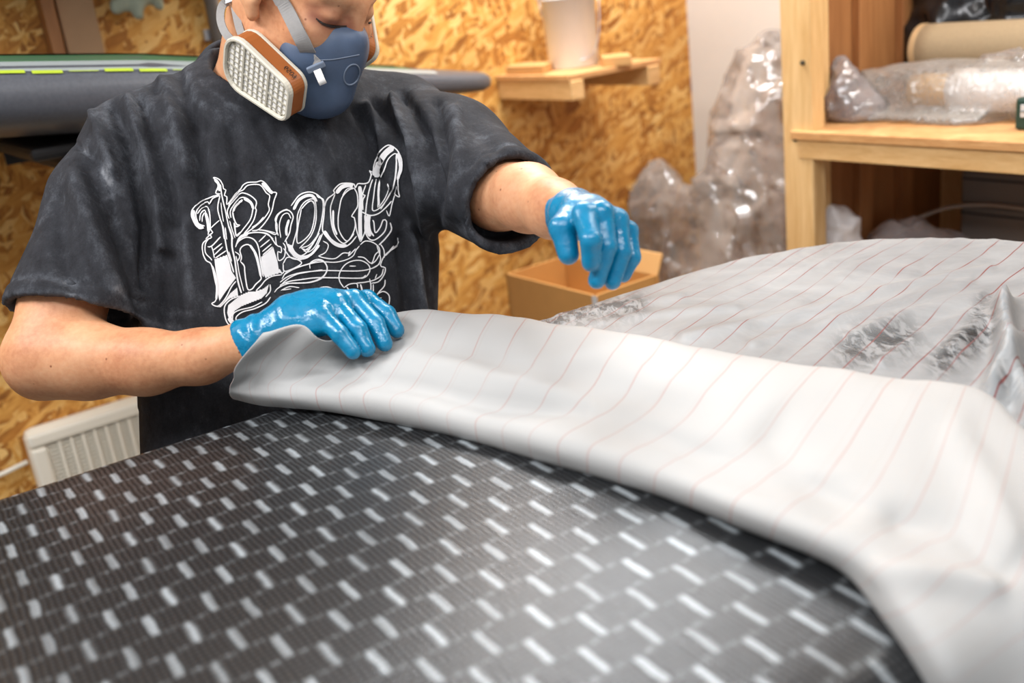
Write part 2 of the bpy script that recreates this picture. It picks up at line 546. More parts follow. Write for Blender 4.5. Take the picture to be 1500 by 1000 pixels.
def carbon_material():
    """woven carbon with reflective tracer dashes; lattice measured on the board (axes a along, b across = UV in metres)"""
    t = NT('carbon_weave')
    sx = t.n('SeparateXYZ'); t.l(t.coord('UV'), sx.inputs[0])
    a, b = sx.outputs[0], sx.outputs[1]
    PA, PB = 0.0235, 0.066
    wob = t.noise(t.coord('UV'), 60, 2)
    a = t.math('ADD', a, t.math('MULTIPLY_ADD', wob, 0.004, -0.002))
    ia = t.math('DIVIDE', a, PA)
    row = t.math('FLOOR', ia)
    fa = t.math('SUBTRACT', t.math('SUBTRACT', ia, row), 0.5)
    odd = t.math('MULTIPLY', t.math('MODULO', t.math('ADD', row, 1000.0), 2.0), 0.5)
    jb = t.math('ADD', t.math('DIVIDE', b, PB), odd)
    fb = t.math('SUBTRACT', t.math('FRACT', t.math('ADD', jb, 100.0)), 0.5)
    def band(v, half, soft):
        q = t.n('MapRange', interpolation_type='SMOOTHSTEP')
        t.l(t.math('ABSOLUTE', v), q.inputs[0])
        q.inputs[1].default_value = half + soft; q.inputs[2].default_value = half - soft
        q.inputs[3].default_value = 0; q.inputs[4].default_value = 1
        return q.outputs[0]
    cellv = t.n('CombineXYZ'); t.l(row, cellv.inputs[0]); t.l(t.math('FLOOR', jb), cellv.inputs[1])
    wn_ = t.n('TexWhiteNoise', noise_dimensions='2D'); t.l(cellv.outputs[0], wn_.inputs['Vector'])
    lev = t.math('MULTIPLY_ADD', wn_.outputs['Value'], 0.45, 0.55)
    dash = t.math('MULTIPLY', t.math('MULTIPLY', band(fa, 0.13, 0.09), band(fb, 0.24, 0.06)), lev)
    # small crossing dashes that link the dash ends of neighbouring rows
    n3 = t.noise(t.coord('UV'), 90, 3, 0.7)
    cross = t.math('MULTIPLY', band(t.math('SUBTRACT', t.math('ABSOLUTE', fa), 0.5), 0.20, 0.14), band(t.math('SUBTRACT', t.math('ABSOLUTE', fb), 0.25), 0.04, 0.035))
    cross = t.math('MULTIPLY', cross, t.ramp(n3, [(0.42, (0.02,) * 3), (0.68, (0.40,) * 3)]))
    # fine ribs
    ribs = t.math('MULTIPLY_ADD', t.math('SINE', t.math('MULTIPLY', a, 2 * math.pi / 0.0054)), 0.5, 0.5)
    ribs2 = t.math('MULTIPLY_ADD', t.math('SINE', t.math('MULTIPLY', b, 2 * math.pi / 0.0056)), 0.5, 0.5)
    wv = t.math('MULTIPLY', ribs, t.math('MULTIPLY_ADD', ribs2, 0.65, 0.35))
    n2 = t.noise(t.coord('UV'), 700, 3, 0.7)
    f = t.math('MAXIMUM', dash, cross)
    f = t.math('MULTIPLY', f, t.math('MULTIPLY_ADD', n2, 0.9, 0.35), clamp=True)
    f = t.math('MULTIPLY', f, t.math('MULTIPLY_ADD', wv, 0.5, 0.6), clamp=True)
    base = t.mix(wv, (0.004, 0.0042, 0.0046), (0.040, 0.042, 0.045))
    base = t.mix(t.ramp(n2, [(0.58, (0,) * 3), (0.8, (0.5,) * 3)]), base, (0.10, 0.10, 0.105))
    col = t.mix(f, base, (0.50, 0.54, 0.56))
    t.base(col, t.math('MULTIPLY_ADD', wv, -0.10, 0.50), 0.25, 0.15)
    t.b.inputs['Coat IOR'].default_value = 1.45
    t.b.inputs['Coat Tint'].default_value = (0.93, 0.97, 1, 1)
    t.l(t.math('MULTIPLY_ADD', wv, 0.80, t.math('MULTIPLY_ADD', f, 0.4, 0.12)), t.b.inputs['Coat Weight'])
    t.b.inputs['Coat Roughness'].default_value = 0.24
    nb = t.bump(t.math('ADD', wv, t.math('MULTIPLY', f, 0.6)), 0.22, 0.0012)
    t.l(nb, t.b.inputs['Coat Normal'])
    return t.m
M['carbon'] = carbon_material()
M['rail_black'] = plain('carbon_underside', (0.012, 0.012, 0.013), 0.4, 0.3, 60)

def cloth_material(name, wet):
    t = NT(name)
    uv = t.n('SeparateXYZ'); t.l(t.coord('UV'), uv.inputs[0])
    q = uv.outputs[0]
    fr = t.math('SUBTRACT', t.math('FRACT', t.math('ADD', q, 0.5)), 0.5)
    mr = t.n('MapRange', interpolation_type='SMOOTHSTEP')
    t.l(t.math('ABSOLUTE', fr), mr.inputs[0])
    lw = 0.036 if wet else 0.030
    mr.inputs[1].default_value = lw; mr.inputs[2].default_value = lw * 0.4
    mr.inputs[3].default_value = 0; mr.inputs[4].default_value = 1
    brk = t.noise(t.coord('Object'), 9, 2)
    if wet:
        line = t.math('MULTIPLY', mr.outputs[0], t.ramp(brk, [(0.32, (0.15,) * 3), (0.55, (0.9,) * 3)]))
        sm = t.noise(t.mapping(t.coord('Object'), (1, 1, 1), (0, 0, 0.5)), 7, 5, 0.65, 1.2)
        white = t.mix(t.ramp(sm, [(0.3, (0, 0, 0)), (0.7, (1, 1, 1))]), (0.20, 0.21, 0.217), (0.29, 0.303, 0.31))
        col = t.mix(line, white, (0.17, 0.018, 0.016))
        at = t.n('Attribute', attribute_name='thin')
        streak = t.noise(t.mapping(t.coord('Object'), (26, 9, 1), (0, 0, 0.6)), 3, 4, 0.7, 0.6)
        hole = t.math('MULTIPLY', at.outputs['Fac'], t.ramp(streak, [(0.42, (0, 0, 0)), (0.56, (1, 1, 1))]))
        base_a = t.math('SUBTRACT', 0.97, t.math('MULTIPLY', hole, 0.75), clamp=True)
        base_a = t.math('SUBTRACT', base_a, t.math('MULTIPLY', at.outputs['Fac'], 0.12), clamp=True)
        alpha = t.math('MAXIMUM', base_a, t.math('MULTIPLY', line, 1.0))
        t.l(alpha, t.b.inputs['Alpha'])
        t.base(col, 0.48, 0.4)
        fine = t.noise(t.coord('Object'), 60, 3, 0.6)
        t.bump(fine, 0.12, 0.003)
    else:
        # a second layer of lines shows faintly through the folded sheet
        fr2 = t.math('SUBTRACT', t.math('FRACT', t.math('ADD', t.math('MULTIPLY', q, 1.03), 0.12)), 0.5)
        mr2 = t.n('MapRange', interpolation_type='SMOOTHSTEP')
        t.l(t.math('ABSOLUTE', fr2), mr2.inputs[0])
        mr2.inputs[1].default_value = 0.04; mr2.inputs[2].default_value = 0.01
        mr2.inputs[3].default_value = 0; mr2.inputs[4].default_value = 1
        col = t.mix(t.math('MULTIPLY', mr2.outputs[0], 0.13), (0.42, 0.423, 0.416), (0.38, 0.31, 0.285))
        line = t.math('MULTIPLY', mr.outputs[0], t.ramp(brk, [(0.3, (0.15,) * 3), (0.6, (0.55,) * 3)]))
        col = t.mix(line, col, (0.38, 0.19, 0.165))
        t.base(col, 0.6, 0.25)
        t.b.inputs['Subsurface Weight'].default_value = 0.0
        fine = t.noise(t.coord('Object'), 35, 3, 0.6)
        t.bump(fine, 0.06, 0.004)
    return t.m
M['dry_cloth'] = cloth_material('peel_ply_dry', False)
M['wet_cloth'] = cloth_material('peel_ply_wet', True)

def shirt_material():
    t = NT('faded_black_cotton')
    c = t.coord()
    big = t.noise(t.mapping(c, (1, 1, 0.55)), 9, 5, 0.65, 0.5)
    med = t.noise(t.mapping(c, (1, 1, 0.6)), 30, 5, 0.75)
    fine = t.noise(c, 420, 3, 0.7)
    v = t.math('ADD', t.math('MULTIPLY', big, 0.35), t.math('MULTIPLY', med, 0.65))
    at = t.n('Attribute', attribute_name='wear_fold_light')
    v = t.math('ADD', v, t.math('MULTIPLY', at.outputs['Fac'], 0.30))
    v = t.math('ADD', v, t.math('MULTIPLY_ADD', fine, 0.18, -0.09))
    col = t.ramp(v, [(0.34, (0.015, 0.015, 0.0175)), (0.54, (0.032, 0.0335, 0.039)), (0.68, (0.072, 0.077, 0.088)), (0.98, (0.32, 0.33, 0.35))])
    t.base(col, 0.9, 0.15)
    t.bump(t.math('ADD', fine, t.math('MULTIPLY', med, 0.5)), 0.30, 0.0015)
    return t.m
M['shirt'] = shirt_material()
M['print'] = plain('white_screen_print', (0.90, 0.88, 0.88), 0.7, 0.08, 120)
M['trousers'] = plain('dark_trousers', (0.012, 0.013, 0.016), 0.85, 0.2, 40)
M['shoe'] = plain('black_shoe', (0.015, 0.014, 0.013), 0.6, 0.2, 40)

def skin_material():
    t = NT('skin')
    c = t.coord()
    a = t.noise(c, 14, 4, 0.6)
    f = t.noise(c, 150, 3, 0.6)
    col = t.ramp(t.math('ADD', t.math('MULTIPLY', a, 0.7), t.math('MULTIPLY', f, 0.3)), [(0.30, (0.46, 0.18, 0.085)), (0.5, (0.62, 0.30, 0.155)), (0.7, (0.70, 0.39, 0.22))])
    fk = t.n('TexVoronoi', feature='F1'); t.l(c, fk.inputs['Vector']); fk.inputs['Scale'].default_value = 70
    sp = t.ramp(fk.outputs['Distance'], [(0.05, (1,) * 3), (0.14, (0,) * 3)])
    keep = t.n('SeparateColor'); t.l(fk.outputs['Color'], keep.inputs[0])
    col = t.mix(t.math('MULTIPLY', sp, t.math('GREATER_THAN', keep.outputs[0], 0.80)), col, (0.26, 0.09, 0.04))
    fl_ = t.n('Attribute', attribute_name='eye_shade_flush')
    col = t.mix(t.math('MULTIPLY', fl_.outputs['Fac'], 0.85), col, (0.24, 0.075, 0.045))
    t.base(col, 0.5, 0.35)
    t.b.inputs['Subsurface Weight'].default_value = 0.12
    t.b.inputs['Subsurface Radius'].default_value = (0.012, 0.004, 0.002)
    t.b.inputs['Subsurface Scale'].default_value = 0.6
    t.bump(f, 0.18, 0.0015)
    return t.m
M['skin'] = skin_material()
M['hair'] = plain('dark_hair', (0.02, 0.011, 0.007), 0.6, 0.4, 300, bump=0.5)
def glove_material():
    t = NT('wet_nitrile')
    c = t.coord()
    n = t.noise(c, 80, 3, 0.6, 0.5)
    d = t.noise(c, 190, 3, 0.6)
    wet = t.ramp(t.noise(c, 30, 3, 0.6), [(0.42, (0,) * 3), (0.62, (1,) * 3)])
    t.base(t.mix(n, (0.0, 0.15, 0.30), (0.0, 0.25, 0.46)), t.math('MULTIPLY_ADD', wet, -0.18, 0.34), 0.6)
    h = t.math('ADD', n, t.math('MULTIPLY', t.math('MULTIPLY', d, wet), 1.6))
    t.bump(h, 0.32, 0.002)
    return t.m
M['glove'] = glove_material()
M['mask_blue'] = plain('blue_grey_rubber', (0.070, 0.105, 0.175), 0.5, 0.22, 40, bump=0.05)
M['mask_clip'] = plain('blue_grey_clip', (0.16, 0.20, 0.27), 0.45, 0.1, 40)
M['strap'] = plain('grey_elastic', (0.28, 0.27, 0.26), 0.8, 0.12, 200)
M['cart_beige'] = plain('beige_plastic', (0.62, 0.58, 0.48), 0.45, 0.06, 30)
M['cart_grid_shaded'] = plain('shaded_beige_grid', (0.46, 0.43, 0.35), 0.5, 0.06, 30)  # cartridge beige with the occlusion between the bars darkened into the colour
M['cart_orange'] = plain('orange_band', (0.34, 0.10, 0.02), 0.5, 0.15, 40)
M['filter_white'] = plain('white_filter', (0.90, 0.88, 0.84), 0.7, 0.05, 80)
M['ink'] = plain('dark_ink', (0.02, 0.012, 0.008), 0.6, 0.1, 60)
def stored_board_material():
    t = NT('stored_board_paint')
    t.base(t.mix(t.noise(t.coord(), 160, 2), (0.060, 0.066, 0.080), (0.105, 0.112, 0.130)), 0.38, 0.5)
    return t.m
M['sup_grey'] = stored_board_material()
M['sup_black'] = plain('black_deck', (0.014, 0.015, 0.016), 0.5, 0.2, 60)
M['sup_green'] = plain('green_stripe', (0.055, 0.16, 0.075), 0.45, 0.1, 50)
M['sup_silver'] = plain('silver_stripe', (0.30, 0.34, 0.34), 0.4, 0.06, 50)
M['sup_lime'] = plain('lime_marking', (0.40, 0.52, 0.04), 0.45, 0.1, 50)

# ================================================================== ROOM
YAW = math.radians(56)
WD = V3(math.sin(YAW), math.cos(YAW), 0)        # along the strand-board wall, away from the camera
WN = V3(math.cos(YAW), -math.sin(YAW), 0)       # out of that wall; also the run of the right wall towards the camera
UP = V3(0, 0, 1)
CORNER = V3(0.705, 3.52, 0)
CEIL = 2.75
def wallpt(x, y, off=0.0):                       # pixel -> point in a plane parallel to the strand-board wall
    return PP(x, y, CORNER + off * WN, WN)

def slab(name, o, ax, ay, az, mat):
    ob = MB().box(V3(0, 0, 0), ax, ay, az).make(name, mat)
    ob.location = o
    return props(ob, kind='structure')
# strand-board wall: local X along the wall so that the flakes lie in its plane
L_OSB = 4.6
wb = MB().box((0, 0, 0), (L_OSB, 0, 0), (0, 0.06, 0), (0, 0, CEIL)).make('wall_back', M['osb'])
wb.location = CORNER - L_OSB * WD
wb.rotation_euler = (0, 0, math.atan2(WD[1], WD[0]))
props(wb, kind='structure')
slab('wall_right', CORNER + 0.0005 * WN, 3.6 * WN, 0.08 * WD, CEIL * UP, M['white_wall'])
fl = MB().box((-3.6, -1.2, -0.08), (7.2, 0, 0), (0, 5.6, 0), (0, 0, 0.08)).make('floor', M['floor']); props(fl, kind='structure')
ce = MB().box((-3.6, -1.2, CEIL), (7.2, 0, 0), (0, 5.6, 0), (0, 0, 0.08)).make('ceiling', M['ceiling']); props(ce, kind='structure')

# ================================================================== BOARD BEING LAMINATED
ZB = 1.05
b0 = PZ(0, 720, ZB); b1 = PZ(1000, 400, ZB)
BA = unit(V3(*(b1 - b0)[:2], 0)); BB = V3(BA[1], -BA[0], 0)
BO = V3(b0[0], b0[1], 0) - 0.020 * BB
def ab(p): return (np.asarray(p) - BO) @ BA, (np.asarray(p) - BO) @ BB
def bw(a, b, z): return BO + np.asarray(a)[..., None] * BA + np.asarray(b)[..., None] * BB + np.asarray(z)[..., None] * UP
HW = 0.428; AE = 0.93; NL = 0.455; RR = 0.055; TH = 0.12
def outline(n_str=40, n_nose=60, a0=-1.05):
    """half-width outline from the left rail around the nose to the right rail (a, b)"""
    a = list(np.linspace(a0, AE, n_str, endpoint=False)); b = [0.0] * n_str
    for th in np.linspace(0, math.pi, n_nose):
        c, s = math.cos(th), math.sin(th)
        a.append(AE + NL * abs(s) ** 0.86); b.append(HW - HW * math.copysign(abs(c) ** 0.86, c))
    a += list(np.linspace(AE, a0, n_str + 1)[1:]); b += [2 * HW] * n_str
    return np.array(a), np.array(b)
oa, obb = outline()
ca = np.minimum(oa, AE + 0.1); cbv = np.full_like(oa, HW)      # spine points the section lines run to
def crown(b): return 0.012 * (1 - ((b - HW) / HW) ** 2)
def board_rows(prof, extra=0.0):
    """prof: list of (k, dz): k = 0 spine .. 1 rail"""
    rows = []
    for k, dz in prof:
        a = ca + (oa - ca) * k; b = cbv + (obb - cbv) * k
        rows.append(np.stack([a, b, ZB + crown(b) * (1 if dz > -0.06 else 0) + dz], -1))
    return rows
prof_top = [(k, 0.0) for k in np.linspace(0, 0.84, 18)]
for th in np.linspace(0.15, math.pi / 2, 8):
    prof_top.append((0.86 + 0.14 * math.sin(th), -RR * (1 - math.cos(th))))
prof_bot = [(1.0, -RR), (0.995, -TH + 0.045), (0.96, -TH + 0.015), (0.9, -TH), (0.5, -TH), (0.0, -TH)]
def rows_to_mesh(rows):
    m = len(rows[0])
    v = np.concatenate(rows)
    return bw(v[:, 0], v[:, 1], v[:, 2]), gridfaces(len(rows), m), v[:, :2]
board = root('surfboard', bw(np.float64(0.2), np.float64(HW), np.float64(ZB - TH)), 'wide dark carbon surfboard with pale tracer dashes in its weave, lying in the foreground', 'surfboard')
v, f, uv = rows_to_mesh(board_rows(prof_top))
meshobj('deck', v, f, M['carbon'], board, smooth=True, uv=uv)
v, f, uv = rows_to_mesh(board_rows(prof_bot))
# close the tail
meshobj('bottom', v, f, M['rail_black'], board, 'plain black underside', smooth=True)
tl = np.concatenate(board_rows(prof_top + prof_bot[1:]))
m = len(oa)
nrow = len(prof_top + prof_bot[1:])
tv = [tl[i * m] for i in range(nrow)] + [tl[i * m + m - 1] for i in range(nrow)]
tv = np.array(tv)
tf = [(i, i + 1, nrow + i + 1, nrow + i) for i in range(nrow - 1)]
meshobj('tail', bw(tv[:, 0], tv[:, 1], tv[:, 2]), tf, M['rail_black'], board)
# trestles carrying it
def trestle(a, label):
    c = bw(np.float64(a), np.float64(HW), np.float64(0))
    r = root('trestle', c, label, 'trestle', 'trestles under the surfboard')
    zt = ZB - TH
    mb = MB(); mb.box(c - 0.05 * BA - 0.36 * BB + (zt - 0.03) * UP, 0.10 * BA, 0.72 * BB, 0.03 * UP, 0.01); mb.make('pad', M['white_plastic'], r, 'white padded top')
    mb = MB(); mb.box(c - 0.04 * BA - 0.34 * BB + (zt - 0.12) * UP, 0.08 * BA, 0.68 * BB, 0.09 * UP); mb.make('beam', M['pine_h'], r)
    for sa in (-1, 1):
        for sb in (-1, 1):
            mb = MB(); mb.tube([c + sa * 0.03 * BA + sb * 0.25 * BB + (zt - 0.08) * UP, c + sa * 0.22 * BA + sb * 0.30 * BB], 0.022, 8)
            mb.make('leg', M['pine'], r)
trestle(-0.55, 'pine trestle with padded top under the near part of the carbon surfboard')
trestle(0.85, 'pine trestle with padded top under the nose of the carbon surfboard')

# ================================================================== PEEL PLY SHEET
def sheet_from_rows(rows, nsub_s, nsub_t):
    """rows[t][s] control points -> dense bicubic grid"""
    R_ = np.asarray(rows)                                    # T x S x 3
    along = np.stack([crspline(r, n=nsub_s) for r in R_])      # T x S' x 3
    T, S2, _ = along.shape
    out = np.stack([crspline(along[:, j], n=nsub_t) for j in range(S2)], 1)
    return out                                              # T' x S' x 3
st = [ # front edge, fold top, middle, ridge (pixels), heights above the deck
    ((343, 584), (337, 566), (347, 536), (384, 489), .006, .036, .066, .100),
    ((374, 592), (364, 560), (388, 520), (438, 478), .004, .036, .070, .106),
    ((420, 597), (410, 564), (444, 532), (484, 500), .004, .035, .058, .080),
    ((480, 603), (472, 568), (520, 528), (575, 459), .004, .034, .046, .062),
    ((560, 616), (550, 580), (604, 532), (648, 458), .004, .034, .046, .062),
    ((640, 633), (632, 597), (690, 548), (742, 466), .004, .033, .044, .060),
    ((720, 654), (716, 616), (786, 562), (836, 479), .004, .032, .044, .058),
    ((800, 676), (800, 640), (885, 580), (940, 495), .004, .032, .042, .056),
    ((882, 699), (888, 661), (978, 603), (1050, 514), .004, .032, .042, .054),
    ((982, 732), (988, 694), (1078, 634), (1165, 533), .004, .032, .040, .050),
    ((1095, 776), (1104, 740), (1188, 662), (1270, 549), .004, .032, .038, .046),
    ((1190, 812), (1216, 782), (1296, 700), (1366, 563), .004, .030, .036, .042),
    ((1244, 842), (1288, 822), (1386, 740), (1438, 586), .002, .026, .030, .038),
    ((1294, 905), (1345, 890), (1452, 796), (1494, 634), -.004, .020, .026, .034),
    ((1344, 986), (1402, 975), (1530, 868), (1560, 704), -.024, .000, .012, .026),
    ((1380, 1075), (1450, 1070), (1610, 960), (1650, 800), -.065, -.045, -.012, .010),
]
rows = [[] for _ in range(9)]
for F_, T_, Mi, Rg, zf, zt, zm, zr in st:
    F_, T_, Mi, Rg = (np.array(q, float) for q in (F_, T_, Mi, Rg))
    pF, pT, pM, pR = PZ(*F_, ZB + zf + .006), PZ(*T_, ZB + zt + .006), PZ(*Mi, ZB + zm + .006), PZ(*Rg, ZB + zr + .006)
    inw = unit(np.array([*(PZ(F_[0] + 40, F_[1] - 60, ZB) - PZ(*F_, ZB))[:2], 0]))
    tuck = zr > .07
    rows[0].append(pF + inw * (0.035 if tuck else 0.10) + (.004 if tuck else -.002) * UP)
    rows[1].append(pF + inw * (0.015 if tuck else 0.03) + (.001 if tuck else -.002) * UP)
    rows[2].append(pF)
    rows[3].append((pF * 0.5 + pT * 0.5) - inw * 0.010 + 0.002 * UP)
    rows[4].append(pT)
    rows[5].append(pM * 0.5 + pT * .5 - .003 * UP)
    rows[6].append(pM)
    rows[7].append(pR)
    back = unit(np.array([*ray(*Rg)[:2], 0]))
    tuck = zr > .07
    rows[8].append(pR + back * (0.020 if tuck else 0.05) - (0.012 if tuck else max(0.012, zr * 0.75)) * UP)
G = sheet_from_rows(rows, 14, 9)
Tn, Sn, _ = G.shape
# line count along the sheet (stations are spaced two tracer lines apart)
qs = np.linspace(0, len(st) - 1, Sn) * 1.0
cum = np.concatenate([[0], np.cumsum([1.9, 1.6, 1.7, 2.2, 2, 2, 2, 2, 2, 2, 1.7, 1.5, 1.5, 1.6, 1.7])])
qline = np.interp(qs, np.arange(len(st)), cum)
g = G.reshape(-1, 3)
fq = np.array(gridfaces(Tn, Sn))
nr = vnormals(g, fq)
tt = np.repeat(np.linspace(0, 1, Tn), Sn)
aa, bb_ = ab(g)
wr = 0.0035 * fbm(np.stack([aa * 7, bb_ * 9, g[:, 2] * 3], -1), 3) + 0.0016 * ridged(np.stack([aa * 16 + 3, bb_ * 10, aa * 0], -1), 2)
px = proj(g)
fade = np.clip((tt - 0.35) / 0.2, 0, 1)
disp = wr * (0.25 + 0.75 * fade)
def crease(line, wdt, amp):
    return amp * np.exp(-(polydist(px, line) / wdt) ** 2) * fade
disp += crease([(560, 560), (640, 572), (740, 592), (850, 602)], 14, -.007) + crease([(600, 520), (700, 545), (830, 585), (860, 600)], 16, .006)
disp += crease([(560, 505), (680, 515), (760, 540)], 15, -.004)
disp += crease([(1320, 760), (1400, 770), (1470, 830)], 26, -.007) + crease([(1290, 845), (1390, 850), (1450, 862)], 20, .008)
disp += crease([(1130, 640), (1180, 700), (1230, 740)], 28, -.005) + crease([(1400, 640), (1450, 720), (1480, 800)], 22, .007)
disp += crease([(900, 540), (1000, 570), (1120, 590)], 22, .004)
g = g + nr * disp[:, None]
sheet_uv = np.stack([np.tile(qline, Tn), tt], -1)
# two-sided thickness comes from a solidify modifier (real fabric, half a millimetre)
sheet = meshobj('peel_ply_sheet', g, fq, M['dry_cloth'], smooth=True, uv=sheet_uv, loc=tuple(PZ(800, 600, ZB)))
props(sheet, 'white peel ply fabric with thin red lines, folded back over the carbon surfboard', 'fabric')
md = sheet.modifiers.new('thickness', 'SOLIDIFY'); md.thickness = 0.0008; md.offset = 0

# wet part, stuck down on the nose half
k_rows = [(k, 0.0) for k in np.linspace(0.0, 0.84, 46)]
for th in np.linspace(0.1, math.pi / 2, 12):
    k_rows.append((0.86 + 0.14 * math.sin(th), -RR * (1 - math.cos(th))))
k_rows += [(1.004, -RR - d) for d in (.01, .02, .03, .04)]
_sv = (oa, obb, ca, cbv)
oa, obb = outline(90, 220, 0.16); ca = np.minimum(oa, AE + 0.1); cbv = np.full_like(oa, HW)
rw = np.concatenate(board_rows(k_rows))
(eA, eB), (gA, gB) = ab(PZ(515, 560, ZB)), ab(PZ(1400, 745, ZB))       # near edge of the wet part, hidden under the fold
nearA = eA + (rw[:, 1] - eB) * (gA - eA) / (gB - eB)
rw[:, 0] = np.where(rw[:, 0] < AE, nearA + (rw[:, 0] - 0.16) / (AE - 0.16) * (AE - nearA), rw[:, 0])
wv_ = bw(rw[:, 0], rw[:, 1], rw[:, 2])
wf = np.array(gridfaces(len(k_rows), len(oa)))
oa, obb, ca, cbv = _sv
wn = vnormals(wv_, wf)
if wn[10, 2] < 0: wn = -wn
wpx = proj(wv_)
l0, l1 = PZ(1070, 510, ZB), PZ(1230, 402, ZB)
ld = unit(l1 - l0); lp = V3(-ld[1], ld[0], 0)
sp = abs((PZ(1424, 572, ZB) - PZ(1261, 530, ZB)) @ lp) / 4
qq = (wv_ - l0) @ lp / sp
qq = qq + 0.25 * vnoise(np.stack([rw[:, 0] * 7, rw[:, 1] * 7, 0 * qq], -1))
d2 = 0.004 + 0.0022 * np.abs(fbm(np.stack([(wv_ @ ld) * 5, (wv_ @ lp) * 16, 0 * qq], -1), 3)) + 0.0012 * np.abs(ridged(np.stack([(wv_ @ ld) * 9, (wv_ @ lp) * 22, 0 * qq], -1), 2))
def wc(line, wdt, amp): return amp * np.exp(-(polydist(wpx, line) / wdt) ** 2)
d2 += wc([(1468, 470), (1474, 510), (1472, 545), (1455, 580)], 14, .030) + wc([(1500, 455), (1440, 480), (1400, 520)], 16, .010)
d2 += wc([(1500, 520), (1480, 545), (1510, 620)], 12, .022) + wc([(1250, 500), (1330, 470), (1440, 440)], 9, .006)
d2 += wc([(1290, 540), (1350, 500), (1450, 455)], 8, .006) + wc([(820, 470), (900, 455), (1000, 440)], 6, .004) + wc([(870, 480), (960, 468), (1080, 455)], 6, .004)
d2 += wc([(1000, 500), (1150, 470), (1300, 430), (1450, 400)], 7, .005) + wc([(1100, 510), (1250, 470), (1420, 420)], 7, .004)
wv2 = wv_ + wn * d2[:, None]
thin = 0.9 * np.exp(-(polydist(wpx, [(1250, 520), (1320, 505)]) / 26) ** 2) + 1.0 * np.exp(-(polydist(wpx, [(1380, 540), (1440, 495)]) / 20) ** 2) \
    + 0.75 * np.exp(-(polydist(wpx, [(800, 478), (860, 462), (930, 455)]) / 20) ** 2) + 0.5 * np.exp(-(polydist(wpx, [(1430, 470), (1440, 450)]) / 12) ** 2)
wet = meshobj('wet_section', wv2, wf, M['wet_cloth'], sheet, 'translucent resin soaked section stuck down over the nose, with dark air pockets', smooth=True,
              uv=np.stack([qq, rw[:, 1]], -1), attr={'thin': np.clip(thin, 0, 1)})

# ================================================================== BACKGROUND, LEFT
def blob(name, mat, ells, lo, hi, h, k=0.03, amp=0.01, fr=14, ridge=True, parent=None, label=None, cat=None, loc=None, smooth=1, ground=None, zs=1.0):
    """crumpled soft thing: smooth union of ellipsoids with ridged noise"""
    def fn(p):
        r = None
        for c, rad in ells:
            d = ell(p, c, rad)
            r = d if r is None else smin(r, d, k)
        q = p * V3(1, 1, zs) * fr
        r = r - amp * (ridged(q, 3) if ridge else fbm(q, 3))
        if ground is not None:
            r = np.maximum(r, ground - p[..., 2])
        return r
    v, f = sdf_mesh(fn, lo, hi, h, smooth)
    o = meshobj(name, v, f, mat, parent, label, smooth=True, loc=loc)
    if cat: props(o, label, cat)
    return o

# heater on the strand-board wall
HP = 0.075
h_tl = wallpt(38, 640, HP); h_tr = wallpt(300, 563, HP)
hz = h_tl[2]; hs0 = (h_tl - CORNER) @ WD; hw = 1.05
hh = 0.36
heater = root('wall_heater', CORNER + (hs0 + hw / 2) * WD + 0.03 * WN + (hz - hh) * UP, 'cream wall heater with a slotted front grille, low on the strand board wall', 'heater')
ho = CORNER + hs0 * WD + (hz - hh) * UP
mb = MB(); mb.box(ho + 0.0 * WN, hw * WD, (HP - 0.018) * WN, hh * UP, 0.02); mb.make('casing', M['cream'], heater, smooth=False)
mb = MB(); mb.box(ho + 0.034 * WD + (HP - 0.022) * WN + 0.026 * UP, (hw - .068) * WD, 0.004 * WN, (hh - .058) * UP); mb.make('grille_back', M['cream_dark'], heater, 'dark inside of the grille')
# front frame
mb = MB()
for (s0, z0, ls, lz) in ((0, hh - 0.036, hw, 0.036), (0, 0, hw, 0.03), (0, .0301, 0.038, hh - .0662), (hw - .038, .0301, 0.038, hh - .0662)):
    mb.box(ho + s0 * WD + (HP - 0.022) * WN + z0 * UP, ls * WD, 0.022 * WN, lz * UP, 0.009)
mb.make('front_frame', M['cream'], heater)
ncol = 36; cw = (hw - .076) / ncol
rib_me = None
for i in range(1, ncol):
    mb = MB(); mb.box(ho + (0.038 + i * cw - 0.0035) * WD + (HP - 0.018) * WN + 0.03 * UP, 0.007 * WD, 0.014 * WN, (hh - .066) * UP)
    mb.make('rib', M['cream'], heater)
mb = MB()
zq = 0.04
while zq < hh - 0.045:
    mb.box(ho + 0.038 * WD + (HP - 0.017) * WN + zq * UP, (hw - .076) * WD, 0.009 * WN, 0.0050 * UP)
    zq += 0.0098
props(mb.make('louvre_slats', M['cream'], heater), kind='stuff')
# its flex along the wall
c0, c1 = wallpt(41, 676, 0.02), wallpt(-120, 730, 0.02)
cb = MB(); cb.tube(crspline([c0, c0 * .6 + c1 * .4 - .01 * UP, c1, c1 - 0.25 * UP - 0.1 * WD], n=8), 0.006, 8)
cb.make('power_cable', M['cream'], heater, smooth=True)

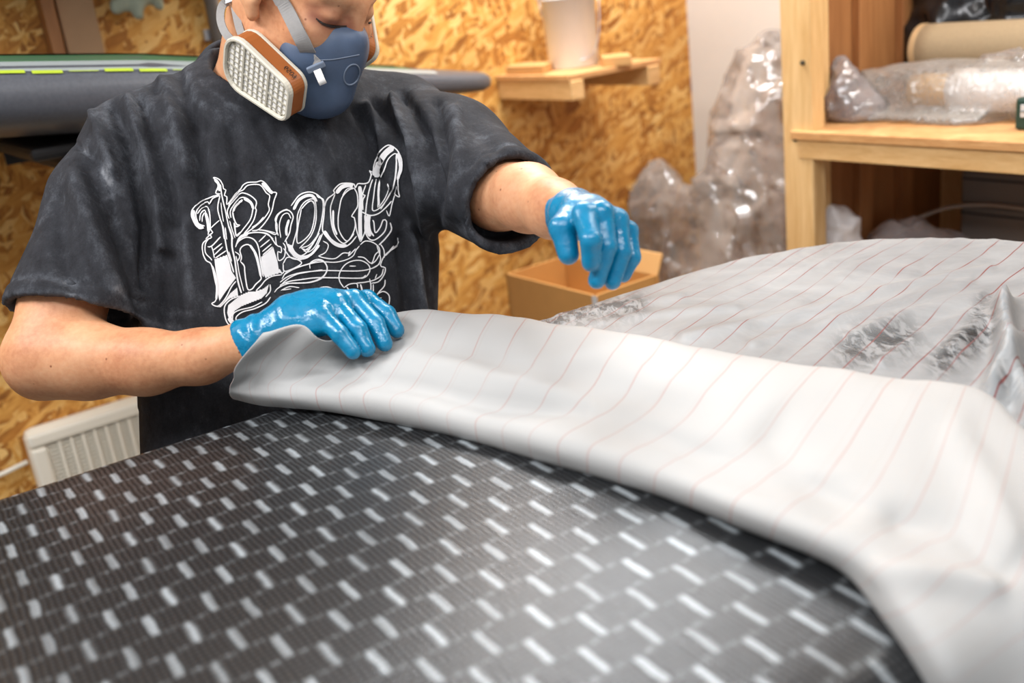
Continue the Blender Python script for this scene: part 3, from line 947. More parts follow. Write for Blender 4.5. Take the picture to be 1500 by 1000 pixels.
# stored board on a wall rack
sb_l = wallpt(-330, 150, 0.34); sb_t = wallpt(716, 119, 0.34)
sb_t = V3(sb_t[0], sb_t[1], sb_t[2]); 
ax_s = unit(sb_t - sb_l); Ls = np.linalg.norm(sb_t - sb_l)
side_s = unit(np.cross(UP, ax_s)); up_s = np.cross(ax_s, side_s)
def sup_loft(tlo, n=70, m=48):
    rows = []
    for i in range(n):
        t = 1 - (1 - i / (n - 1)) ** 1.0
        x = t * Ls
        e = 1 - t
        wdt = 0.30 * min(1, (e / 0.55)) ** 0.55 if e > 0 else 0.0
        th = 0.072 * min(1.0, (0.30 + 0.70 * min(1, e / 0.62))) * min(1, (e / 0.03)) ** 0.5 if e > 0 else 0.0
        wdt = max(wdt, 1e-4); th = max(th, 1e-4)
        a = np.arange(m) * 2 * math.pi / m
        cs, sn = np.cos(a), np.sin(a)
        ex = 0.55
        y = wdt * np.sign(cs) * np.abs(cs) ** ex
        z = th * np.sign(sn) * np.abs(sn) ** 0.75
        rows.append(sb_l + x * ax_s + y[:, None] * side_s + z[:, None] * up_s)
    return np.concatenate(rows), gridfaces(n, m, True) + [tuple(range(m))[::-1]], n, m
v, f, nS, mS = sup_loft(0)
stored = root('stored_paddle_board', sb_l * .5 + sb_t * .5 - 0.07 * UP, 'grey paddle board with green stripe and lime marks, stored behind the person', 'paddle board', 'stored paddle boards')
meshobj('hull', v, f, M['sup_grey'], stored, smooth=True)
def sup_strip(name, y0, y1, x0, x1, mat, label, n=24, lift=.0015):
    vv = []
    for i in range(n):
        x = x0 + (x1 - x0) * i / (n - 1)
        e = 1 - x / Ls
        wdt = 0.30 * min(1, (e / 0.55)) ** 0.55
        th = 0.072 * min(1.0, (0.30 + 0.70 * min(1, e / 0.62)))
        for y in (y0, y1):
            cs = min(.999, abs(y)) ** (1 / .55)
            z = th * (1 - cs * cs) ** 0.375 + lift
            vv.append(sb_l + x * ax_s + wdt * y * side_s + z * up_s)
    return meshobj(name, vv, [(2 * i, 2 * i + 1, 2 * i + 3, 2 * i + 2) for i in range(n - 1)], mat, stored, label)
sgn = -1 if (side_s @ (CAM - sb_l)) < 0 else 1
sup_strip('deck_pad', sgn * .0, sgn * .55, 0, Ls * .82, M['sup_black'], 'black deck pad', lift=.004)
sup_strip('deck_pad', sgn * -.9, sgn * .0, 0, Ls * .82, M['sup_black'], 'black deck pad', lift=.004)
sup_strip('stripe', sgn * .56, sgn * .80, 0, Ls * .80, M['sup_green'], 'green stripe')
sup_strip('stripe', sgn * .80, sgn * .93, 0, Ls * .84, M['sup_silver'], 'pale silver stripe')
for i_ in range(7):
    sup_strip('marking', sgn * (.925 + .006 * (i_ % 3)), sgn * (.943 + .005 * ((i_ + 1) % 3)), Ls * (.20 + .040 * i_), Ls * (.20 + .040 * i_ + .033), M['sup_lime'], 'lime green marking', n=6, lift=.003)
# rack arms
for px_ in (70, 420):
    base = wallpt(px_, 208, 0.34)
    tt_ = ((base - sb_l) @ ax_s)
    c = sb_l + tt_ * ax_s - 0.078 * up_s
    dw = (c - CORNER) @ WN
    rk = root('rack_arm', c - (dw - .002) * WN, 'black padded rack arm %s' % ('under the wide left end of the stored grey paddle board' if px_ < 200 else 'under the middle of the stored grey paddle board, behind the person'), 'rack', 'padded rack arms on the wall')
    mb = MB(); mb.tube([c - (dw - .004) * WN - 0.042 * UP, c - 0.042 * UP, c + .22 * WN - 0.042 * UP], 0.02, 12); mb.make('arm', M['black_bar'], rk)
    mb = MB(); mb.box(c - (dw - .001) * WN - 0.03 * WD - 0.075 * UP, 0.06 * WD, 0.008 * WN, 0.075 * UP, .002); mb.make('wall_plate', M['black_bar'], rk)
    mb = MB(); mb.box(c - 0.20 * WN - 0.075 * WD - 0.002 * UP, .15 * WD, 0.40 * WN, -0.026 * UP, .01); mb.make('pad', M['black_bar'], rk)

# plank, pipe and rag on the wall above
def wallbox(x0, x1, y0, y1, off, th):
    """upright piece on the strand-board wall between pixel columns"""
    a = wallpt(x0, y1, off); b = wallpt(x1, y1, off)
    top = wallpt((x0 + x1) / 2, y0, off)[2]
    wv = ((b - a) @ WD) * WD
    return a - th * WN, wv, th * WN, (top - a[2]) * UP
mb = MB(); o_, ax_, ay_, az_ = wallbox(106, 160, -160, 100, 0.03, 0.029); mb.box(o_, ax_, ay_, az_, .003)
props(mb.make('wall_plank', M['beige'], loc=tuple(o_ + ax_ / 2)), 'plain beige plank standing upright on the wall behind the paddle board', 'plank')
mb = MB(); o_, ax_, ay_, az_ = wallbox(84, 103, -160, 100, 0.05, 0.049); mb.box(o_, ax_, ay_, az_, .003)
props(mb.make('wall_batten', M['plywood'], loc=tuple(o_ + ax_ / 2)), 'narrow dark brown batten fixed to the wall left of the beige plank', 'batten')
pp0, pp1 = wallpt(282, 130, 0.022), wallpt(277, -160, 0.022)
pp0 = V3(*pp1[:2], pp0[2])
pr = root('wall_pipe', pp0, 'grey upright pipe clipped to the strand board wall behind the neck of the person', 'pipe')
mb = MB(); mb.tube([pp0, pp1], 0.017, 14); mb.make('tube', M['grey_pipe'], pr, smooth=True)
mb = MB(); mb.box(V3(pp0[0], pp0[1], wallpt(282, 62, 0.0)[2]) - .021 * WN - 0.03 * WD, 0.06 * WD, 0.012 * WN, 0.025 * UP); mb.make('clip', M['steel'], pr)
# rag hanging from a hook
rc = wallpt(205, 2, 0.05)
def rag_fn(p):
    r = smin(ell(p, rc + 0.05 * UP, (.07, .035, .05)), rcone(p, rc + V3(-.02, 0, 0.02), wallpt(172, 14, 0.05), .022, .012), .02)
    r = smin(r, rcone(p, rc + V3(.0, 0, 0.02), wallpt(200, 20, 0.06), .022, .010), .015)
    r = smin(r, rcone(p, rc + V3(.02, 0, 0.03), wallpt(232, 8, 0.06), .020, .010), .015)
    return r - .006 * ridged(p * 22, 2)
v, f = sdf_mesh(rag_fn, rc - .16, rc + .16, .005)
rr_ = root('hanging_rag', rc, 'pale green rag hanging from a hook on the wall above the paddle board', 'rag')
meshobj('cloth', v, f, M['rag'], rr_, smooth=True)
mb = MB(); mb.tube([rc + .09 * UP - .05 * WN, rc + .09 * UP, rc + .11 * UP + .005 * WN], .005, 8); mb.make('hook', M['steel'], rr_)
# second board with rack arms, unseen above the frame, added to shade the wall
def raised(o, parent, dz):
    c = o.copy(); COL.objects.link(c); c.parent = parent
    if parent is None: c.location = o.location + Vector((0, 0, dz))
    return c
shade_board = raised(stored, None, .46)
props(shade_board, 'unseen second grey paddle board, added above the top of the picture to shade the wall', 'paddle board')
for ch in list(stored.children): raised(ch, shade_board, 0)
for rk_ in [o for o in list(COL.objects) if o.name.startswith('rack_arm')]:
    r2 = raised(rk_, None, .46)
    props(r2, rk_['label'].replace('black padded rack arm', 'added unseen upper black padded rack arm').replace('the stored grey paddle board', 'the upper paddle board').replace(', behind the person', ''), 'rack')
    for ch in list(rk_.children): raised(ch, r2, 0)

# ================================================================== WALL SHELF WITH BUCKET
ws_a = wallpt(728, 114, 0.0)                      # bracket root, top
PRO = 0.30
tip = PP(836, 119, ws_a, WD)                     # bracket end lies in the plane square to the wall
PRO = (tip - ws_a) @ WN
zsh = tip[2]
ws_a = V3(*ws_a[:2], zsh)
shelf = root('wall_shelf', ws_a, 'small pine shelf on two brackets on the strand board wall, carrying a white bucket', 'shelf')
far = PP(972, 96, ws_a + PRO * WN, WN)
SL = (far - ws_a) @ WD
mb = MB(); mb.box(ws_a - 0.004 * WD, (SL) * WD, PRO * WN * 0.99, 0.016 * UP, 0.002); mb.make('shelf_board', M['shelf_ply'], shelf)
for s0 in (0.0, SL - 0.06):
    mb = MB(); mb.box(ws_a + s0 * WD - 0.052 * UP, 0.045 * WD, PRO * WN, 0.052 * UP, 0.003); mb.make('bracket', M['pine_h'], shelf)
ztop = zsh + 0.016
def onshelf(x, y): return PZ(x, y, ztop)
bk = onshelf(838, 100) + 0.0 * WN
bk = onshelf(841, 98)
dB = (bk - CAM) @ _F
rb0 = 36 * dB / FPX
bucket = root('bucket', bk, 'white plastic bucket with a wire handle, standing on the small wall shelf', 'bucket')
BH = 0.235
prof = [(0.001, 0.0), (rb0 * .94, 0.0), (rb0, 0.006), (rb0 * 1.07, BH * .80), (rb0 * 1.14, BH * .80), (rb0 * 1.14, BH * .825), (rb0 * 1.09, BH * .83), (rb0 * 1.11, BH * .9), (rb0 * 1.18, BH * .9), (rb0 * 1.18, BH * .92), (rb0 * 1.15, BH), (rb0 * 1.08, BH), (rb0 * .95, 0.012), (0.001, 0.012)]
mb = MB(); mb.lathe(bk, UP, prof, 48); mb.make('pail', M['bucket_white'], bucket, smooth=True).data.polygons
mb = MB(); mb.lathe(bk + BH * UP, UP, [(0.001, -0.004), (rb0 * 1.19, -0.004), (rb0 * 1.2, 0.004), (rb0 * 1.1, 0.008), (0.001, 0.006)], 48); mb.make('lid', M['bucket_white'], bucket)
rgt = unit(np.cross(_F, UP)); tow = -unit(V3(_F[0], _F[1], 0))
e1 = bk + BH * .87 * UP + rb0 * 1.17 * (rgt * .93 + tow * .36); e2 = bk + BH * .87 * UP - rb0 * 1.17 * (rgt * .93 + tow * .36)
for e in (e1, e2):
    mb = MB(); mb.tube([e, e + 0.012 * unit(e - bk - BH * .87 * UP)], 0.009, 12); mb.make('ear', M['white_plastic'], bucket)
hp = []
for i in range(15):
    a = math.pi * i / 14
    c = (e1 + e2) / 2
    hp.append(c + (e1 - c) * 1.06 * math.cos(a) + (tow * 0.80 * rb0 * 1.25 - 0.78 * BH * UP) * math.sin(a) * (1.0) + rgt * rb0 * .28 * math.sin(a) ** 2)
mb = MB(); mb.tube(hp, 0.0022, 6); mb.make('bail_handle', M['steel'], bucket, 'thin wire handle hanging down', smooth=True)
# offcuts
def offcut(pts, hgt, label):
    p = [onshelf(*q) for q in pts]
    mb = MB(); mb.box(p[0], p[1] - p[0], (p[2] - p[0]), hgt * UP, .002)
    o = mb.make('wood_offcut', M['card_light'], loc=tuple(p[0])); props(o, label, 'offcut', 'wood offcuts on the wall shelf')
offcut([(742, 110), (796, 109), (760, 103)], 0.024, 'rough wood offcut lying left of the white bucket on the wall shelf')
offcut([(884, 99), (926, 95), (880, 94)], 0.026, 'rough wood offcut lying right of the white bucket on the wall shelf')

# ================================================================== CARDBOARD BOX
bc = P(874, 434, 2.45)
zb = bc[2]
bl = PZ(741, 401, zb); br = PZ(948, 399, zb)
dl = bl - bc; dr = br - bc
dl = dl * 1.0
# make the plan square
nl = unit(dl); nrr = unit(dr - (dr @ nl) * nl)
wl, wr_ = np.linalg.norm(dl), max(0.2, abs(dr @ nrr))
box = root('cardboard_box', V3(*(bc + dl / 2 + nrr * wr_ / 2)[:2], 0), 'open brown cardboard box on the floor below the gloved left hand', 'box')
TK = 0.006
base0 = V3(bc[0], bc[1], 0)
for nm, o, a, t_ in (('side', base0, wl * nl, TK * nrr), ('side', base0 + TK * nl, wr_ * nrr, TK * nl), ('side', base0 + (wr_ - TK) * nrr, wl * nl, TK * nrr), ('side', base0 + (wl - TK) * nl, wr_ * nrr, TK * nl)):
    mb = MB(); mb.box(o, a, t_, zb * UP); mb.make(nm, M['card'], box)
mb = MB(); mb.box(base0 + TK * nl + TK * nrr, (wl - 2 * TK) * nl, (wr_ - 2 * TK) * nrr, (zb - 0.12) * UP); mb.make('contents', M['card_light'], box)
# raised back flap, and the short flap on the right
fb0 = base0 + zb * UP + (wr_ - TK) * nrr
mb = MB(); mb.box(fb0, wl * nl, TK * nrr, 0.05 * UP + 0.02 * nrr); mb.make('flap', M['card_light'], box)
mb = MB(); mb.box(base0 - .001 * nrr - .001 * nl + (zb - .35) * UP, 0.018 * nl, .0015 * nrr, .349 * UP); mb.make('tape', M['label'], box, 'grey strip of tape on the corner')

# ================================================================== TIMBER SHELVING UNIT
GD = WD; ED = WN
o_far = PP(1150, 190, CORNER, WD)   # provisional, refined below
r_ = ray(1147, 190)
DEP = 0.66
plane_d = CORNER @ WD - DEP
O = CAM + r_ * ((plane_d - CAM @ WD) / (r_ @ WD))
zs = O[2]
O = V3(O[0], O[1], 0)
UW = 1.25
unit_ = root('shelving_unit', O + UW / 2 * ED + DEP / 2 * GD, 'pine shelving unit with one plywood shelf of rolls and bags at the right', 'shelving')
PW, PD = 0.083, 0.045
HT = 2.35
pf = []
for i, (e0, g0) in enumerate(((0, 0), (UW - PW, 0), (0, DEP - PD), (UW - PW, DEP - PD))):
    mb = MB(); mb.box(O + e0 * ED + g0 * GD, PW * ED, PD * GD, HT * UP, 0.003); pf.append(mb.make('post', M['pine'], unit_))
# side panel and its battens (far end)
mb = MB(); mb.box(O + 0.004 * ED + PD * GD, 0.012 * ED, (DEP - 2 * PD) * GD, HT * UP); mb.make('side_panel', M['plywood'], unit_, 'brown plywood end panel')
for g0, wd_, mt in ((PD + .012, 0.035, 'plywood'), (PD + 0.055, .022, 'pine'), (PD + .19, .05, 'plywood'), (PD + .36, .05, 'plywood')):
    mb = MB(); mb.box(O + 0.016 * ED + g0 * GD, 0.022 * ED, wd_ * GD, HT * UP, .002); mb.make('batten', M[mt], unit_)
mb = MB(); mb.box(O + PW * ED + (DEP - .012) * GD, (UW - 2 * PW) * ED, 0.010 * GD, HT * UP); mb.make('back_panel', M['plywood'], unit_)
sh_t = 0.019
mb = MB(); mb.box(O + (PW * .35) * ED - 0.012 * GD + (zs - sh_t) * UP, (UW - PW * .7) * ED, (DEP - .005) * GD, sh_t * UP, .002); mb.make('shelf_board', M['shelf_ply'], unit_)
mb = MB(); mb.box(O + PW * .55 * ED - 0.004 * GD + (zs - sh_t - .044) * UP, (UW - PW) * ED, 0.035 * GD, .044 * UP, .002); mb.make('front_rail', M['pine_h'], unit_)
mb = MB(); mb.box(O + PW * ED + (DEP - PD - .03) * GD + (zs - sh_t - .05) * UP, (UW - 2 * PW) * ED, 0.03 * GD, .05 * UP, .002); mb.make('rear_rail', M['pine_h'], unit_)
mb = MB(); mb.box(O + PW * ED + .01 * GD + .62 * UP, (UW - 2 * PW) * ED, (DEP - .03) * GD, -0.02 * UP); mb.make('shelf_board', M['shelf_ply'], unit_)
LOWZ = 0.62
for (x, y) in ((1164, 204), (1402, 211), (1175, 92)):
    p = PP(x, y, O - 0.004 * GD, GD)
    p = p + 0.0005 * GD
    sc = MB(); sc.lathe(p + .004 * GD, -GD, [(0.0005, 0), (0.0055, 0), (0.0055, .0055), (0.0035, .007), (0.0005, .006)], 12)
    sc.make('screw', M['screw'], unit_)
def shz(x, y, z): return PZ(x, y, z)

def shp(e, g, z): return O + e * ED + g * GD + z * UP
def eg(x, y, z):
    p = PZ(x, y, z); q = p - O
    return q @ ED, q @ GD
# --- on the shelf
ge, gg = eg(1485, 191, zs)
gb = root('green_case', shp(ge + .06, gg + .03, zs), 'dark green plastic case with a grey label, at the right end of the shelf', 'case')
d_ = ((shp(ge, gg, zs) - CAM) @ _F); ghh = 46 * d_ / FPX
mb = MB(); mb.box(shp(ge, gg, zs + .001), .14 * ED, .045 * GD, ghh * UP, .006); mb.make('body', M['green_box'], gb)
mb = MB(); mb.box(shp(ge + .012, gg - .0015, zs + ghh * .42), .11 * ED, .003 * GD, ghh * .40 * UP, .001); mb.make('label_plate', M['label'], gb, 'grey label on the dark green front')
mb = MB(); mb.box(shp(ge + .012, gg - .0035, zs + ghh * .60), .11 * ED, .003 * GD, ghh * .018 * UP); mb.make('label_line', M['green_box'], gb)

# bubble wrap roll round a cardboard tube
br_r = 0.062
re0, rg0 = eg(1254, 176, zs); rg = 0.245
def roll(name, e0, e1, g, z, r, mat, parent, hollow=None, tilt=0.0, n=40, wob=0.0):
    mb = MB()
    a0, a1 = shp(e0, g, z), shp(e1, g, z + tilt)
    axd = unit(a1 - a0); L = np.linalg.norm(a1 - a0)
    h = hollow or r * .3
    steps = 16
    prof = [(h, 0.012)] + [(h, 0)] + [(r * (1 + wob * math.sin(i * 1.7)), L * i / steps) for i in range(steps + 1)] + [(h, L), (h, L - .012)]
    mb.lathe(a0, axd, prof, n)
    return mb.make(name, mat, parent, smooth=True)
bw_ = root('bubble_wrap_roll', shp(.45, rg, zs), 'white roll with a cardboard core, loosely wrapped in bubble wrap, on the shelf', 'roll')
e_a, _ = eg(1292, 150, zs + .06)
e_b, _ = eg(1320, 150, zs + .06)
roll('core_tube', e_b - .10, 1.1, rg, zs + .056, .036, M['card_core'], bw_, .027)
roll('white_foam', e_b, 1.09, rg, zs + .056, .046, M['bag_white'], bw_, .03, wob=.02)
def wrap_fn(p):
    q = p - shp(0, rg, zs + .056)
    e, g, z = q @ ED, q @ GD, q[..., 2]
    taper = np.clip((e - (e_b - .22)) / .16, 0, 1)
    rr = .046 + .017 * taper
    r = np.sqrt((g / 1.25) ** 2 + z ** 2) - rr
    # skirt of loose film in front
    r = smin(r, np.maximum(np.maximum(np.abs(z + .048) - .006, np.abs(g + .07) - .05), e - .40), .03)
    r = np.maximum(r, np.maximum((e_b - .215) + .02 * np.sin(z * 90) - e, e - 1.1))
    return r - .004 * ridged(p * 26, 3)
v, f = sdf_mesh(wrap_fn, shp(.0, -.05, zs).copy() + V3(-.3, -1.3, -.05), shp(.3, .6, zs) + V3(.9, .3, .3), .010, 1)
v[:, 2] = np.maximum(v[:, 2], zs + .001)
meshobj('bubble_wrap', v, f, M['bubble'], bw_, 'clear crinkled wrap', smooth=True)

# grey bag with dark things inside, left end of the shelf
be, bg = eg(1222, 180, zs)
bpos = shp(be, bg + .05, zs)
gbag = root('grey_plastic_bag', bpos, 'crumpled grey see-through bag of dark scraps at the left end of the shelf', 'bag')
blobv = blob('bag_film', M['bag_grey'], [(bpos + V3(0, 0, .045), (.058, .046, .046)), (bpos + V3(-.01, 0, .090), (.022, .022, .046)), (bpos + .045 * ED + .02 * UP, (.05, .04, .03))], bpos - .14, bpos + .17, .005, .03, .008, 20, parent=gbag, ground=zs + .001)
for i in range(6):
    a = bpos + V3(*(_rng.normal(size=2) * .020), .018 + .012 * (i % 3))
    mb = MB(); ax1 = unit(_rng.normal(size=3)); ax2 = unit(np.cross(ax1, V3(.3, .5, .7))); ax3 = np.cross(ax1, ax2)
    mb.box(a - .018 * (ax1 + ax2) - .006 * ax3, .036 * ax1, .036 * ax2, .012 * ax3, .002); mb.make('scrap', M['black_bar'], gbag, 'dark scrap inside the bag')

# brown paper roll and the bin liner behind it
k_r = 0.060
ke, kg = .0, .385
p_end = PP(1350, 72, shp(0, kg, 0), GD)
ke = (p_end - O) @ ED; kz = p_end[2]
p_far = PP(1500, 68, shp(0, kg, 0), GD)
kt = (p_far[2] - kz) / (((p_far - O) @ ED) - ke)
e_end = 1.05
roll_k = root('paper_roll', shp((ke + e_end) / 2, kg, kz - k_r), 'big roll of brown kraft paper lying on the black bin liner, upper right', 'roll')
roll('paper', ke, e_end, kg, kz, k_r * .97, M['kraft'], roll_k, .028, tilt=kt * (e_end - ke), n=56)
roll('core_tube', ke - .004, ke + .03, kg, kz, .030, M['card_core'], roll_k, .024)
roll('edge_wrap', ke + .002, ke + .016, kg, kz, k_r * .985, M['card_core'], roll_k, .03, n=56)
lz = kz - k_r
l_end = PP(1262, 70, shp(0, .48, 0), GD); le = (l_end - O) @ ED
lc = max(0.035, (PP(1266, 70, shp(0, .44, 0), GD) - O) @ ED); le = max(le, 0.02)
blob('bin_liner', M['bag_black'], [(shp(lc + .050, .475, zs + .20), (.055, .055, .11)), (shp(lc + .06, .47, zs + .10), (.05, .06, .09)), (shp(lc + .16, .52, zs + .20), (.10, .075, .14)), (shp(le + .15, .55, zs + .15), (.15, .07, .15)), (shp(le + .34, .56, zs + .23), (.15, .065, .19)), (shp(le + .56, .56, zs + .21), (.15, .065, .17)), (shp(le + .22, .52, zs + .045), (.13, .09, .055)), (shp(le + .45, .52, zs + .045), (.15, .09, .055)), (shp(le + .1, .53, zs + .05), (.09, .08, .06))],
     shp(.2, .4, zs) + V3(-.55, -1.1, -.03), shp(.4, .5, zs) + V3(.65, .45, .5), .011, .05, .016, 9, label='big crumpled black bin liner bag at the back of the shelf', cat='bag', loc=tuple(shp(le + .3, .5, zs)), ground=zs + .001)
# clear film bundle on top
fe, fg = .62, .30
fpos = PP(1470, 92, shp(0, .27, 0), GD)
blob('film_bundle', M['film'], [(fpos, (.045, .045, .016)), (fpos + .06 * ED + .004 * UP, (.05, .05, .019)), (fpos + .12 * ED + .004 * UP, (.05, .05, .018))], fpos - .24, fpos + .24, .005, .02, .007, 22, label='small bundle of clear crumpled film lying over the bubble wrap roll', cat='film', loc=tuple(fpos))
# --- below the shelf
LOWC = None
def low(x, y, g): 
    return PP(x, y, shp(0, g, 0), GD)
wj = low(1229, 345, .14)
wbv = MB()
blob('white_plastic_bag', M['bag_white'], [(wj + V3(0, 0, -.02), (.058, .05, .055)), (wj + V3(.0, 0, .035), (.036, .03, .030)), (wj + V3(-.025, 0, .05), (.014, .02, .022)), (wj + V3(0, 0, -.14), (.07, .06, .12))], wj - V3(.16, .16, .32), wj + .16, .006, .03, .008, 18, label='knotted white plastic bag under the shelf, just right of the front post', cat='bag', loc=tuple(wj - V3(0, 0, .24)))
gj = low(1330, 345, .30)
blob('clear_film_heap', M['bag_grey'], [(gj + V3(0, 0, -.03), (.09, .08, .065)), (gj + V3(.05, -.05, -.05), (.09, .07, .05)), (gj - V3(0, 0, .16), (.12, .10, .12))], gj - V3(.26, .26, .36), gj + V3(.26, .2, .16), .008, .04, .010, 14, label='dull grey heap of plastic film in the dark lower bay of the shelving', cat='film', loc=tuple(gj - V3(0, 0, .26)))
for o_h in (wj, gj):
    pass
hs = [low(1338, 322, .36), low(1385, 305, .42), low(1440, 300, .45), low(1500, 306, .45), low(1560, 318, .45)]
mb = MB(); mb.tube(crspline(hs, n=6), .005, 8)
props(mb.make('pale_hose', M['hose'], smooth=True, loc=tuple(hs[0])), 'thin pale hose curving through the lower bay of the shelving', 'hose')
# grey cartons in the lower bay (right)
for (x0, y0, y1, lab) in ((1405, 300, 400, 'grey carton at the bottom of the stack in the lower bay, far right'), (1408, 250, 297, 'flatter grey carton stacked on the lower one, far right bay')):
    a = low(x0, y1, .46); tz = low(x0, y0, .46)[2]
    z0 = LOWZ + .001 if y1 == 400 else a[2]
    mb = MB(); mb.box(V3(a[0], a[1], z0), .50 * ED, .14 * GD, (tz - z0) * UP, .004)
    c = root('grey_carton', V3(a[0], a[1], z0), lab, 'box', 'grey cartons in the lower bay')
    mb.make('body', M['grey_carton'], c)
    mb = MB(); mb.box(V3(a[0], a[1], tz - .02) - .002 * GD, .50 * ED, .003 * GD, .004 * UP); mb.make('lid_edge', M['black_bar'], c)

# ================================================================== CLEAR PLASTIC SHEETING against the right wall
dk = PP(1041, 276, CORNER, WD)
mb = MB(); mb.lathe(dk, -WD, [(0.0005, 0), (.023, 0), (.025, .03), (.019, .05), (.0005, .052)], 20)
props(mb.make('wall_fitting', M['black_bar'], loc=tuple(dk)), 'small round black fitting on the pale wall, seen through the clear sheeting', 'fitting')
def rw_pt(x, y, off): return PP(x, y, CORNER - off * WD, WD)
ps = [((1120, 150), .10, (.12, .06, .14)), ((1105, 225), .13, (.15, .10, .17)), ((1095, 330), .17, (.18, .12, .20)), ((1040, 350), .20, (.15, .12, .18)), ((975, 330), .22, (.12, .11, .16)),
      ((965, 285), .20, (.075, .07, .09)), ((960, 395), .22, (.11, .10, .12)), ((1130, 95), .07, (.05, .05, .07)), ((1070, 430), .20, (.24, .15, .25)), ((1050, 560), .2, (.26, .17, .3)), ((1050, 700), .2, (.28, .17, .30))]
es = [(rw_pt(*c, o), r) for c, o, r in ps]
cmin = np.min([e[0] for e in es], 0) - .36; cmax = np.max([e[0] for e in es], 0) + V3(.36, .36, .2)
cmin[2] = -.02
def pl_fn(p):
    r = None
    for c, rad in es:
        q = p - c
        ql = np.stack([q @ WN, q @ WD, q[..., 2]], -1)
        d = ell(ql, (0, 0, 0), rad)
        r = d if r is None else smin(r, d, .05)
    r = r - .020 * ridged(p * V3(8, 8, 6), 4) - .006 * ridged(p * 26, 2)
    r = np.maximum(r, (p - CORNER) @ WD + .004)
    r = np.maximum(r, -((p - CORNER) @ WN) + .004)
    r = np.maximum(r, .002 - p[..., 2])
    return r
v, f = sdf_mesh(pl_fn, cmin, cmax, .011, 1)
o = meshobj('plastic_sheeting', v, f, M['film'], smooth=True, loc=tuple(V3(es[-1][0][0], es[-1][0][1], 0)))
props(o, 'tall crumpled heap of clear plastic sheeting against the pale wall beside the shelving', 'sheeting')

# ================================================================== THE PERSON
HY, HPI, HRO = 0.9502, 0.613, 0.0456
hF = V3(math.sin(HY) * math.cos(HPI), -math.cos(HY) * math.cos(HPI), -math.sin(HPI))
_hr = V3(-math.cos(HY), -math.sin(HY), 0); _hu = np.cross(_hr, hF)
hR = _hr * math.cos(HRO) + _hu * math.sin(HRO); hU = -_hr * math.sin(HRO) + _hu * math.cos(HRO)
HM = np.stack([hR, hF, hU], 1)
HO = P(443, -7, 1.34)
def HL(*l): return HO + HM @ np.array(l, float)      # head-local (right, forward, up) -> world
person = root('person', V3(-.42, 1.42, 0), 'person in faded black lettered t-shirt, blue gloves and respirator, bending over the board', 'person')

# joints
SHR, SHL = P(165, 235, 1.41), P(600, 185, 1.55)
ELR, ELL = P(64, 527, 1.31), P(730, 282, 1.33)
WRR, WRL = P(372, 500, 1.235), P(846, 310, 1.12)
def head_sdf(p):
    q = (p - HO) @ HM
    x, y, z = np.abs(q[..., 0]), q[..., 1], q[..., 2]
    s = np.stack([x, y, z], -1)
    r = ell(s, (0, -.012, .045), (.076, .098, .088))
    r = smin(r, ell(s, (0, .035, -.03), (.061, .060, .085)), .03)
    r = smin(r, rcone(s, (.050, .0, -.055), (.014, .068, -.108), .020, .019), .03)
    r = smin(r, rcone(s, (0, .088, .043), (.046, .070, .046), .011, .010), .016)
    r = smin(r, ell(s, (.046, .062, -.014), (.020, .022, .018)), .025)
    r = smax(r, -ell(s, (.033, .098, .018), (.018, .018, .013)), .012)
    r = smin(r, ell(s, (.032, .0745, .019), (.0155, .0145, .0125)), .004)
    r = smin(r, rcone(s, (0, .093, .028), (0, .100, -.020), .0085, .011), .012)
    r = smin(r, ell(s, (.010, .098, -.027), (.008, .010, .008)), .006)
    r = smin(r, ell(s, (0, .096, -.058), (.024, .010, .007)), .006)
    r = smin(r, ell(s, (0, .093, -.070), (.021, .011, .008)), .006)
    # ear: rim, lobe and hollow
    er = ell(s, (.080, -.012, .006), (.011, .018, .031))
    er = smax(er, -ell(s, (.092, -.008, .010), (.009, .010, .017)), .005)
    er = smin(er, ell(s, (.077, -.004, -.024), (.008, .009, .012)), .006)
    r = smin(r, er, .005)
    return r
NB = P(384, 128, 1.475)
arm_r = ([SHR, P(138, 330, 1.385), P(92, 450, 1.335), ELR + V3(.004, .0, .004)], [.046, .050, .050, .047])
fore_r = ([ELR, P(128, 527, 1.300), P(215, 530, 1.278), P(295, 522, 1.258), WRR, P(410, 482, 1.23)], [.046, .0475, .0385, .031, .0255, .022])
arm_l = ([SHL, P(660, 230, 1.45), ELL], [.048, .050, .045])
fore_l = ([ELL, P(775, 290, 1.25), P(812, 306, 1.185), WRL], [.043, .039, .0315, .023])
def body_sdf(p):
    r = head_sdf(p)
    r = smin(r, rcone(p, HL(0, -.040, -.03), NB, .059, .066), .03)
    t = rcone(p, P(365, 140, 1.48), P(215, 232, 1.435), .042, .044)
    t = smin(t, rcone(p, P(430, 135, 1.50), P(580, 185, 1.55), .045, .050), .03)
    t = smin(t, rcone(p, P(392, 250, 1.50), P(415, 640, 1.50), .095, .10), .06)
    t = smin(t, rcone(p, P(300, 260, 1.475), P(480, 250, 1.52), .08, .08), .06)
    r = smin(r, t, .03)
    a = chain(p, *arm_r, .02)
    a = smin(a, chain(p, *fore_r, .02), .028)
    a = smin(a, ell(p, ELR + V3(-.012, .010, -.022), (.030, .030, .026)), .02)
    b = chain(p, *arm_l, .02)
    b = smin(b, chain(p, *fore_l, .02), .028)
    return smin(smin(r, a, .03), b, .03)
allp = np.array([ELR, WRR, WRL, ELL, HL(0, 0, .15), HL(.1, -.12, 0), HL(-.1, .13, -.12), P(410, 640, 1.5), P(410, 640, 1.6)])
lo = allp.min(0) - V3(.08, .09, .14); hi = allp.max(0) + V3(.06, .16, .05)
v, f = sdf_mesh(body_sdf, lo, hi, .0042, 2)
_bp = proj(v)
_hd = np.linalg.norm(v - HO, axis=1) < .16
